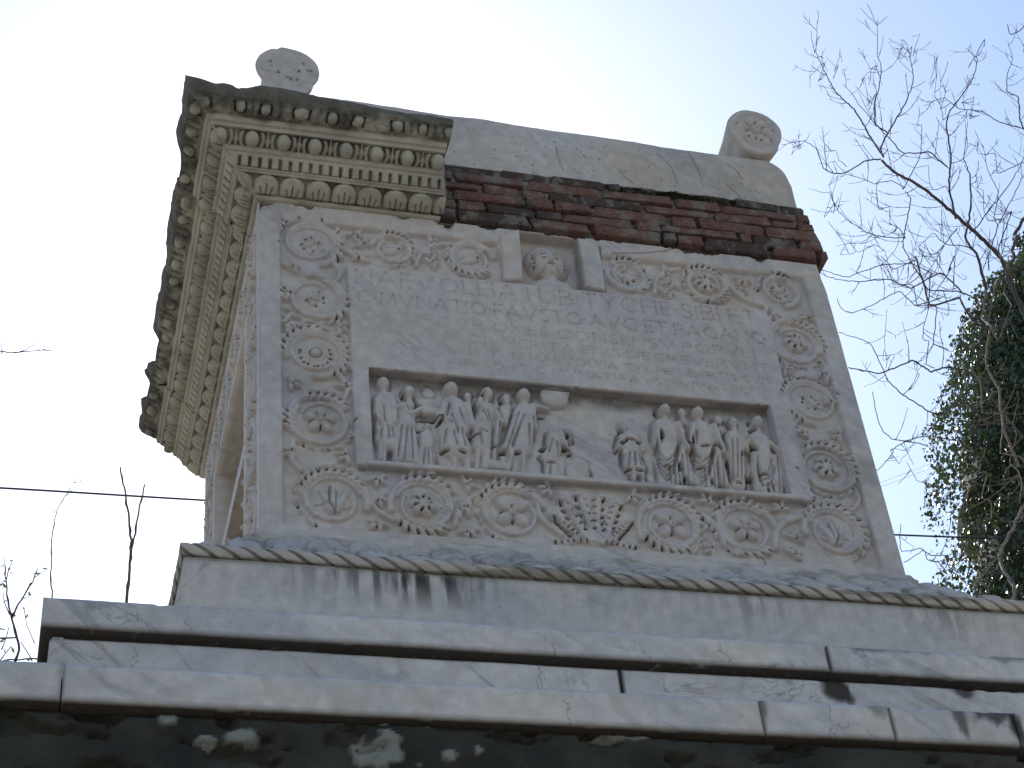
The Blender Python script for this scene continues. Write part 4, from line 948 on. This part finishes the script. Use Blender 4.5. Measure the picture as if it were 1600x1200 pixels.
for i_, (a, b) in enumerate(zip(xs[:-1], xs[1:])):
    sp = []
    if i_ in (2, 3, 4): sp = [(xs[2], zc1, .02, .06, .7), (xs[3] - .03, zc1, .03, .05, .5), (xs[3] + .18, zc1 - .02, .02, .05, .8), (xs[4] - .06, zc1, .07, .03, .9), (xs[4] + .00, zc1 - .04, .02, .07, 1)]
    sheet('x', a + .0015, b - .0015, zc0, zc1, YC + random.uniform(-.002, .002), .008, 'step_slab', steps, MAT['slab'], {'grime_dark': edge_grime(a, b, zc0, zc1, .7, sp)}, None, .003, .004, 50 + i_, .3, True)
part('step_core', box_mesh('step_core', -.50, 2.50, -.50, 2.0, -1.1, -.69, 0), MAT['moss'], steps)  # dark cores stand in for shade seen through the step gaps
part('step_core', box_mesh('step_core', -1.58, 3.08, -.72, 2.6, zc0 + .01, -.965, 0), MAT['moss'], steps)

# =================================================================== PODIUM
pod = empty('podium_wall', (1, .7, GROUND), 'tall dark lichened podium wall with patches of white plaster under the steps', 'wall')
ZP = zc0 - .004
def plaster(s, z):
    g = np.zeros_like(s)
    for (px, py, rx, rz) in ((262, 1124, 10, 12), (375, 1160, 20, 9), (323, 1167, 9, 6), (595, 1187, 26, 22), (597, 1132, 8, 5), (665, 1132, 5, 4), (505, 1124, 22, 3), (975, 1152, 26, 6), (700, 1192, 7, 7), (742, 1184, 4, 5)):
        c = on_y(px, py, -.745); d = np.hypot((s - c[0]) / (rx / 480), (z - c[2]) / (rz / 420)) + .9 * fbm(s * 30, z * 30, int(px)); g = np.maximum(g, 1 - sstep(.85, 1.15, d))
    low = sstep(.18, .32, fbm(s * 3, z * 3, 7)) * (z < -1.5); return np.maximum(g, low)
ns, nz = 560, 360; s_ = np.linspace(-1.9, 3.3, ns)[:, None]; z_ = (GROUND + (ZP - GROUND) * np.linspace(0, 1, nz) ** .6)[None]; s_ = s_ + 0 * z_; z_ = z_ + 0 * s_
pl = plaster(s_, z_); y_ = -.770 - .012 * fbm(s_ * 5, z_ * 8, 4) - .006 * fbm(s_ * 40, z_ * 40, 6) - .006 * pl
y_ = y_ + .03 * sstep(.2, .4, fbm(s_ * 11, z_ * 26, 18)) + .02 * sstep(ZP - .02, ZP, z_)
V = np.stack([s_, y_, z_], -1)
part('wall_face', mesh_np('wall_face', V.reshape(-1, 3), gridfaces(ns, nz), True, {'plaster': pl.ravel()}), MAT['rubble'], pod)
part('wall_core', box_mesh('wall_core', -1.6, 3.2, -.715, 2.6, GROUND, ZP, 0), MAT['rubble'], pod)

# =================================================================== GROUND
me = mesh_np('ground', np.array([(-900, -900, GROUND), (900, -900, GROUND), (900, 900, GROUND), (-900, 900, GROUND)]), np.array([[0, 1, 2, 3]]), False)
link('ground', me, MAT['soil'], kind='structure')
me = mesh_np('road', np.array([(-60, -8.5, GROUND + .004), (60, -8.5, GROUND + .004), (60, -2.6, GROUND + .004), (-60, -2.6, GROUND + .004)]), np.array([[0, 1, 2, 3]]), False)
link('road', me, MAT['paving'], kind='structure')

# =================================================================== TREES
class Tubes:
    def __init__(s): s.V = []; s.F = []; s.n = 0
    def tube(s, P, R, k=6):
        P = np.asarray(P, float); n = len(P)
        if n < 2: return
        Tn = np.gradient(P, axis=0); Tn /= np.linalg.norm(Tn, axis=1)[:, None] + 1e-9
        up = np.array([.3, .9, .2]); A = np.cross(Tn, up); A /= np.linalg.norm(A, axis=1)[:, None] + 1e-9; Bn = np.cross(Tn, A)
        a = np.linspace(0, 2 * math.pi, k, endpoint=False)
        R = np.asarray(R)[:, None, None]
        V = P[:, None] + R * (A[:, None] * np.cos(a)[None, :, None] + Bn[:, None] * np.sin(a)[None, :, None])
        s.V.append(V.reshape(-1, 3)); i = np.arange(n - 1)[:, None] * k; j = np.arange(k)[None]; j2 = (j + 1) % k
        s.F.append(np.stack([i + j, i + j2, i + k + j2, i + k + j], -1).reshape(-1, 4) + s.n); s.n += n * k
    def build(s, name, mat, par, label=None, kind=None):
        o = part(name, mesh_np(name, np.concatenate(s.V), np.concatenate(s.F)), mat, par, label)
        if kind: o['kind'] = kind
        return o
def resample(P, step):
    P = np.asarray(P, float); L = np.r_[0, np.cumsum(np.linalg.norm(np.diff(P, axis=0), axis=1))]
    n = max(3, int(L[-1] / step) + 1); t = np.linspace(0, L[-1], n)
    Q = np.stack([np.interp(t, L, P[:, k]) for k in range(3)], 1)
    for _ in range(4): Q[1:-1] = (Q[:-2] + 2 * Q[1:-1] + Q[2:]) / 4
    return Q
YT = 4.2
def T1(x, y): return (1200 + x / 2.6075, y / 2.6075)
def T2(x, y): return (1200 + x / 2.265, 400 + y / 2.265)
bare = empty('bare_tree', (7.2, YT, GROUND), 'leafless tree with long bare twigs reaching over from the right edge', 'tree')
limbs = []
def limb(conv, pts, w0, w1, y0=YT, y1=None, mat='bark', twig=1.0, name='branch'):
    y1 = y0 if y1 is None else y1; n = len(pts); P = []
    for i, p in enumerate(pts):
        px, py = conv(*p); P.append(on_y(px, py, y0 + (y1 - y0) * i / (n - 1)))
    w0 *= 1.22; w1 *= 1.22
    Q = resample(P, .03); Q[1:-1] += rng.normal(0, .0020, Q[1:-1].shape)
    Q[:, 1] += .08 * np.interp(np.linspace(0, 1, len(Q)), np.linspace(0, 1, 7), np.r_[0, rng.normal(0, 1, 6)])
    R = np.linspace(w0, w1, len(Q)) * (1 + .12 * (rng.random(len(Q)) < .15))
    tb = Tubes(); tb.tube(Q, R, 7 if w0 > .01 else 5)
    # side twigs with knobbly buds
    total = len(Q) * .03; k = int(total * 7.5 * twig)
    for _ in range(k):
        i = rng.integers(2, len(Q) - 1) if len(Q) > 4 else 1
        t = Q[min(i + 1, len(Q) - 1)] - Q[i - 1]; t /= np.linalg.norm(t) + 1e-9
        sdv = np.cross(t, RC[2]) * rng.choice([-1, 1]); d = t * .7 + sdv * rng.uniform(.5, 1.1) + rng.normal(0, .25, 3); d /= np.linalg.norm(d)
        L = rng.uniform(.06, .38) * (1 if R[i] > .003 else .6); m = max(4, int(L / .022)); p = Q[i].copy(); T = [p.copy()]
        for j in range(m):
            d = d + rng.normal(0, .055, 3) + np.array([0, 0, .10]); d /= np.linalg.norm(d); p = p + d * L / m; T.append(p.copy())
            if rng.random() < .17:
                e = d + rng.normal(0, .6, 3); e /= np.linalg.norm(e); l2 = rng.uniform(.02, .09); tb.tube([p, p + e * l2 * .5, p + e * l2 + np.array([0, 0, .006])], [.0015, .0017, .0011], 4)
        r = min(R[i] * .55, .0026); RR = np.linspace(max(r, .0022), .0014, len(T)); RR[rng.random(len(T)) < .2] *= 1.6
        tb.tube(T, RR, 4)
    tb.build(name, MAT[mat], bare)
u = 1 / 2.6 / 335 / 2   # half-width of one crop pixel in metres
M1 = [(1060, 1320), (1030, 1230), (985, 1110), (940, 1035), (890, 1000), (820, 950), (765, 890), (700, 830), (620, 775), (560, 745), (500, 690), (470, 640)]
limb(T1, M1, 26 * u, 13 * u, YT, YT - .3)
L1 = [
 ([(470, 640), (430, 580), (390, 520), (330, 440), (275, 350), (235, 260), (205, 180), (190, 110)], 10, 3),
 ([(265, 320), (290, 240), (300, 205)], 4, 2), ([(240, 300), (215, 290), (175, 270)], 4, 2), ([(225, 240), (190, 230), (175, 215), (180, 200)], 4, 2),
 ([(470, 640), (485, 560), (490, 535), (550, 440), (590, 350), (600, 300), (580, 240), (575, 160), (560, 140)], 10, 3), ([(590, 230), (608, 180), (590, 130)], 4, 2), ([(580, 235), (540, 220), (525, 208)], 4, 2),
 ([(485, 540), (440, 480), (425, 440), (455, 350), (472, 250), (465, 190), (440, 95)], 9, 3), ([(440, 350), (420, 300), (412, 270)], 3, 2), ([(420, 440), (408, 390)], 3, 2),
 ([(460, 648), (400, 660), (330, 685), (250, 680), (200, 655), (140, 600), (60, 578)], 8, 3), ([(135, 600), (110, 550)], 3, 2), ([(320, 680), (280, 640), (240, 590)], 4, 2),
 ([(560, 765), (480, 740), (380, 725), (320, 700), (200, 670)], 5, 2),
 ([(765, 890), (740, 780), (735, 660), (710, 600), (712, 540), (735, 460), (790, 390), (825, 340), (832, 270), (820, 165)], 12, 4), ([(830, 250), (855, 210)], 4, 2), ([(735, 470), (745, 400), (720, 330), (695, 290)], 5, 2),
 ([(1080, 565), (1043, 550), (940, 505), (860, 475), (760, 450), (690, 430), (650, 410)], 7, 3), ([(860, 470), (810, 400), (790, 380)], 4, 2), ([(745, 420), (700, 400), (655, 365), (650, 345)], 4, 2),
 ([(730, 680), (650, 640), (560, 580), (510, 540), (450, 495), (390, 420), (350, 370), (305, 345)], 8, 3),
 ([(550, 770), (600, 680), (620, 580), (627, 460)], 6, 3),
 ([(560, 780), (565, 860), (560, 970), (600, 1040), (650, 1130), (690, 1200)], 6, 7), ([(560, 970), (440, 945), (350, 905), (270, 880), (210, 830), (170, 760)], 6, 2), ([(265, 870), (255, 800), (245, 740)], 3, 2),
 ([(560, 970), (500, 900), (460, 840), (410, 780)], 5, 2), ([(890, 1180), (850, 1080), (830, 1020), (820, 960), (830, 880), (820, 760), (815, 600), (805, 510)], 15, 3),
 ([(1080, 840), (1043, 890), (1010, 990), (990, 1110)], 16, 18), ([(1060, 215), (1035, 205), (1015, 120), (990, 75)], 8, 6), ([(1060, 560), (1043, 520), (1010, 430), (985, 370), (980, 290), (1000, 240), (975, 170)], 9, 3),
 ([(800, 1200), (660, 1160), (600, 1160), (520, 1150), (450, 1130), (330, 1130), (250, 1120), (190, 1100)], 8, 3), ([(1080, 650), (1043, 660), (950, 670), (900, 650), (870, 590), (880, 520)], 6, 2),
 ([(820, 950), (870, 900), (930, 810), (980, 760), (1020, 690), (1040, 640)], 7, 4), ([(770, 930), (700, 1010), (690, 1050), (650, 1110)], 6, 3), ([(830, 1010), (740, 990), (660, 960), (610, 940)], 6, 2),
 ([(900, 1100), (930, 900), (940, 790), (900, 700), (870, 600)], 7, 3), ([(600, 1060), (500, 1030), (440, 995), (350, 1005), (290, 985)], 4, 2), ([(720, 760), (650, 740), (600, 690), (520, 620)], 4, 2),
 ([(950, 1060), (960, 900), (1000, 780), (1043, 720)], 7, 4), ([(1043, 1010), (970, 960), (900, 860), (860, 740)], 5, 3)]
for i, (pts, a, b) in enumerate(L1): limb(T1, pts, a * u * 1.05, b * u * .9, YT + random.uniform(-.5, .4), YT + random.uniform(-.7, .5) - .2)
u2 = 1 / 2.265 / 335 / 2
L2_ = [([(190, 50), (270, 70), (370, 75), (470, 95), (600, 120), (700, 140), (750, 165)], 3, 8), ([(245, 150), (260, 180), (370, 185), (430, 170), (520, 180), (570, 165), (610, 150)], 3, 6),
 ([(520, 0), (560, 80), (600, 150), (680, 230), (720, 260), (800, 300)], 8, 12), ([(250, 270), (320, 310), (370, 350), (430, 420), (500, 490), (560, 520), (620, 530), (700, 520), (800, 560)], 3, 9),
 ([(285, 395), (400, 400), (470, 395), (560, 380), (640, 375), (690, 410), (760, 470), (830, 560), (906, 640)], 5, 11), ([(385, 760), (410, 750), (420, 700), (470, 670), (530, 655), (590, 665), (680, 690)], 3, 6),
 ([(370, 480), (390, 550), (430, 600), (520, 650), (600, 710)], 3, 6), ([(490, 730), (520, 800), (560, 860), (600, 870), (660, 870), (760, 880)], 2, 5), ([(420, 190), (425, 260), (410, 370), (415, 400)], 2, 3),
 ([(550, 160), (555, 250), (540, 320), (600, 380)], 3, 5), ([(470, 950), (480, 1020), (520, 1070), (600, 1080), (700, 1070)], 3, 5), ([(480, 1085), (540, 1090), (640, 1080), (760, 1090)], 3, 5), ([(660, 0), (640, 60), (600, 110)], 6, 4), ([(420, 30), (500, 120), (560, 200), (640, 330)], 3, 6)]
for pts, a, b in L2_: limb(T2, pts, a * u2, b * u2 * .9, YT - .2, YT + .2)
L3 = [([(865, 1260), (860, 1200), (835, 1100), (840, 1020), (880, 930), (920, 860)], 13, 10), ([(850, 0), (845, 150), (800, 330), (770, 250), (780, 100)], 5, 4), ([(780, 100), (765, 330), (800, 480), (830, 600), (920, 700)], 7, 12), ([(720, 400), (760, 520), (800, 600), (860, 700), (920, 800)], 4, 7),
 ([(725, 1165), (780, 1105), (830, 1050)], 4, 6), ([(890, 500), (880, 640), (885, 800), (870, 900)], 3, 5), ([(770, 680), (740, 800), (790, 930)], 4, 5), ([(906, 820), (800, 850), (700, 870)], 4, 3)]
for pts, a, b in L3: limb(T2, pts, a * u2, b * u2, YT - .6, YT - .3, 'bark_pale', .8)
tb = Tubes(); pA = on_y(*T1(1060, 1320), YT); tb.tube(resample([(pA[0] + 1.1, YT, GROUND - .05), (pA[0] + .9, YT - .1, GROUND + 1.6), (pA[0] + .7, YT, pA[2] - 2.2), (pA[0] + .3, YT, pA[2] - .8), pA], .08), np.linspace(.11, 26 * u, len(resample([(pA[0] + 1.1, YT, GROUND - .05), (pA[0] + .9, YT - .1, GROUND + 1.6), (pA[0] + .7, YT, pA[2] - 2.2), (pA[0] + .3, YT, pA[2] - .8), pA], .08))), 10)
pB = on_y(*T2(865, 1260), YT - .6); Qb = resample([(pA[0] + 1.0, YT - .1, GROUND + 1.2), (pB[0] + .5, YT - .5, pB[2] - 1.5), pB], .08); tb.tube(Qb, np.linspace(.08, 13 * u2, len(Qb)), 8)
pC = on_y(*T2(906, 640), YT); Qc = resample([(pA[0] + .8, YT, pA[2] - 2.4), (pC[0] + .35, YT, pC[2] - .6), pC], .08); tb.tube(Qc, np.linspace(.06, 12 * u2, len(Qc)), 8)
tb.build('trunk', MAT['bark'], bare)

# ---- ivy covered tree
YI = 9.5
ivy = empty('ivy_tree', (float(on_y(1640, 900, YI)[0]), YI, GROUND), 'dense dark green ivy smothered tree behind the bare branches', 'tree')
# outline knots (photo) of the left edge, mass runs off to the right
knots = [(1600, 395), (1545, 440), (1512, 490), (1508, 560), (1480, 620), (1462, 660), (1480, 710), (1465, 760), (1505, 800), (1497, 850), (1478, 895), (1490, 960), (1500, 1040), (1500, 1200), (1510, 1500)]
kz = np.array([on_y(x, y, YI)[2] for x, y in knots]); kx = np.array([on_y(x, y, YI)[0] for x, y in knots])
order = np.argsort(kz); kz, kx = kz[order], kx[order]
N = 200000; cxm = kx.max() + .75
z = rng.uniform(kz[0], kz[-1] + .9, N); xl = np.interp(z, kz, kx)
top = sstep(kz[-1] + .9, kz[-1] - .2, z); rad = (cxm - xl) * np.clip(top, .02, 1) ** .5
th = rng.uniform(0, 2 * math.pi, N); rr = rad * (1 - .34 * rng.random(N) ** 1.6)
# clumps: push whole patches in and out
cl = .22 * fbm(th * 3.2, z * 2.6, 3, 3) + .10 * fbm(th * 9, z * 8, 8, 2)
rr = rr + cl * 1.1; x = cxm + rr * np.cos(th); y = YI + rr * np.sin(th) * .8
keep = (y < YI + .7) & (fbm(th * 7, z * 6, 14, 2) > -.42); x, y, z, th = x[keep], y[keep], z[keep], th[keep]; N = len(x)
P = np.stack([x, y, z], 1) + rng.normal(0, .02, (N, 3))
nrmv = np.stack([np.cos(th), np.sin(th), rng.normal(.35, .4, N)], 1) + rng.normal(0, .55, (N, 3)); nrmv /= np.linalg.norm(nrmv, axis=1)[:, None]
down = np.stack([rng.normal(0, .5, N), rng.normal(0, .5, N), -np.ones(N)], 1); down -= (down * nrmv).sum(1)[:, None] * nrmv; down /= np.linalg.norm(down, axis=1)[:, None]
sd2 = np.cross(nrmv, down); sz = rng.uniform(.018, .036, N)[:, None]
q0 = P - down * sz * .9; q1 = P + sd2 * sz * .85 + nrmv * sz * .18; q2 = P + down * sz * 1.1; q3 = P - sd2 * sz * .85 + nrmv * sz * .18
V = np.stack([q0, q1, q2, q3], 1).reshape(-1, 3); Fq = np.arange(N * 4).reshape(N, 4)
Ft = np.concatenate([Fq[:, [0, 1, 2]], Fq[:, [0, 2, 3]]])
tint = np.repeat(np.clip(rng.random(N) * .7 + .3 * (fbm(th * 4, z * 4, 5) + .5), 0, 1), 4)
o = part('ivy_foliage', mesh_np('ivy_foliage', V, Ft, False, {'tint': tint}), MAT['leaf'], ivy); o['kind'] = 'stuff'
# yellower young leaves low on the mass
tb = Tubes(); tb.tube(resample([(cxm, YI, GROUND), (cxm + .1, YI, 2.0), (cxm - .1, YI + .05, kz[-1] + .3)], .15), np.linspace(.38, .12, len(resample([(cxm, YI, GROUND), (cxm + .1, YI, 2.0), (cxm - .1, YI + .05, kz[-1] + .3)], .15))), 12)
tb.build('trunk', MAT['bark'], ivy)
# inner core surface, dark in place of the shade inside the foliage
ni, nj = 60, 40; zi = np.linspace(kz[0], kz[-1] + .4, ni)[:, None]; tj = np.linspace(0, 2 * math.pi, nj)[None]
ri = np.clip((cxm - np.interp(zi, kz, kx)) * .86, .1, 9) * np.clip(sstep(kz[-1] + .6, kz[-1] - .4, zi), .05, 1) ** .5 + .12 * fbm(tj * 2, zi * 3, 4)
Vi = np.stack([cxm + ri * np.cos(tj), YI + .8 * ri * np.sin(tj), zi + 0 * tj], -1)
part('foliage_core', mesh_np('foliage_core', Vi.reshape(-1, 3), gridfaces(ni, nj)), MAT['moss'], ivy)

# ---- plants at the left
def plant(name, label, cat, strokes, y, mat='shoot', leaves=0, leafmat='leaf_y', group=None, ground=True):
    base = on_y(*strokes[0][0][0], y); root = empty(name, (float(base[0]), y, GROUND), label, cat, group)
    tb = Tubes(); tips = []
    sc = FPX / 6.5
    for pts, w0, w1 in strokes:
        Q = resample([on_y(px, py, y) for px, py in pts], .03); Q[1:-1] += rng.normal(0, .0018, Q[1:-1].shape)
        RR = np.linspace(w0, w1, len(Q)) / 2 / sc; RR[::5] *= 1.35; tb.tube(Q, RR, 6); tips.append(Q)
    if ground: tb.tube(resample([(base[0] + .25, y, GROUND), (base[0] + .05, y + .02, (GROUND + base[2]) / 2), base], .1), np.linspace(strokes[0][1] * 2.2, strokes[0][1], len(resample([(base[0] + .25, y, GROUND), (base[0] + .05, y + .02, (GROUND + base[2]) / 2), base], .1))) / 2 / sc, 7)
    tb.build('stem', MAT[mat], root)
    if leaves:
        V = []; Fq = []
        for _ in range(leaves):
            Q = tips[rng.integers(len(tips))]; p = Q[rng.integers(len(Q) // 3, len(Q))]; d = rng.normal(0, 1, 3); d /= np.linalg.norm(d); e = np.cross(d, rng.normal(0, 1, 3)); e /= np.linalg.norm(e); l = rng.uniform(.015, .035); b = len(V)
            V += [p, p + d * l * .5 + e * l * .2, p + d * l, p + d * l * .5 - e * l * .2]; Fq.append((b, b + 1, b + 2, b + 3))
        o = part('leaf_sprays', mesh_np('leaf_sprays', np.array(V), np.array(Fq), False, {'tint': rng.random(len(V))}), MAT[leafmat], root); o['kind'] = 'stuff'
plant('sapling', 'thin forked shoot shaped like a Y rising behind the left end of the upper step', 'sapling', [([(196, 960), (199, 930), (201, 905), (205, 868), (203, 820), (196, 775), (188, 730)], 6.5, 3), ([(204, 868), (212, 830), (217, 795), (226, 757)], 4.5, 3)], 2.6)
plant('sapling', 'single thin wispy stem standing near the left end of the step', 'sapling', [([(82, 950), (80, 920), (80, 850), (86, 800), (100, 780), (110, 760)], 3.2, 1.6), ([(86, 800), (90, 795), (84, 798)], 1.5, 1), ([(104, 775), (118, 755), (130, 765)], 1.6, 1), ([(118, 755), (108, 752)], 1.4, 1), ([(118, 755), (122, 748), (114, 745)], 1.4, 1), ([(125, 750), (132, 762)], 1.2, 1)], 2.9)
def B6(x, y): return (x / 4, 840 + y / 4)
plant('shrub', 'sparse leafing shrub with dark twigs at the lower left edge', 'shrub', [
    ([B6(95, 770), B6(145, 710), B6(100, 620), B6(70, 510), B6(40, 340), B6(35, 200)], 5, 2), ([B6(75, 500), B6(100, 430), B6(150, 380), B6(210, 260), B6(235, 195)], 4, 2),
    ([B6(-60, 640), B6(0, 612), B6(60, 628), B6(100, 625)], 4, 3), ([B6(-40, 560), B6(0, 570), B6(30, 575)], 4, 2), ([B6(0, 770), B6(40, 720), B6(70, 680)], 2, 2), ([B6(10, 700), B6(40, 600), B6(55, 560)], 2, 1.5),
    ([B6(200, 770), B6(170, 700), B6(130, 650)], 2, 1.5), ([B6(215, 660), B6(165, 560), B6(150, 430)], 1.6, 1.2), ([B6(215, 250), B6(300, 195)], 1.5, 1), ([B6(40, 260), B6(70, 200), B6(80, 140)], 2, 1.2), ([B6(35, 200), B6(30, 130)], 2, 1.2),
    ([B6(150, 380), B6(185, 365)], 1.6, 1), ([B6(35, 300), B6(0, 270)], 2, 1), ([B6(60, 480), B6(20, 380), B6(10, 300)], 2, 1), ([B6(20, 770), B6(60, 760), B6(200, 755), B6(260, 765)], 3, 3), ([B6(40, 390), B6(20, 410)], 2, 1)], 2.4, 'bark', 46)
plant('sapling', 'low horizontal twig poking in from the left edge at mid height', 'sapling', [([(-60, 520), (-20, 540), (3, 553), (30, 550), (60, 547), (84, 547)], 4, 1.6), ([(30, 550), (50, 542), (64, 533)], 2, 1), ([(3, 553), (8, 540), (2, 535)], 2, 1), ([(60, 548), (85, 543), (104, 538)], 1.5, .8)], 2.8, 'bark')
# =================================================================== OVERHEAD CABLES
def cable(name, label, pts, y, r, n=40, group=None):
    P = [on_y(a, b, y) for a, b in pts]; a, b = P[0], P[-1]; d = b - a
    A = a - d * 1.2; Bq = b + d * 1.2; Q = resample([A] + P + [Bq], .25); tb = Tubes(); tb.tube(Q, np.full(len(Q), r), 8)
    me = mesh_np(name, np.concatenate(tb.V), np.concatenate(tb.F)); link(name, me, MAT['cable'], None, label, 'cable', group)
cable('overhead_cable', 'thick dark cable crossing the sky behind the altar', [(0, 762), (320, 782), (1400, 836), (1600, 843)], 8.0, .0090)
cable('overhead_cable', 'upper of two hair thin wires slanting beside the ivy tree', [(1376, 754), (1472, 718)], 16.0, .0022)
cable('overhead_cable', 'lower of two hair thin wires slanting beside the ivy tree', [(1376, 761), (1472, 725)], 16.0, .0022)
print('tris', sum(len(o.data.polygons) for o in bpy.data.objects if o.type == 'MESH'))
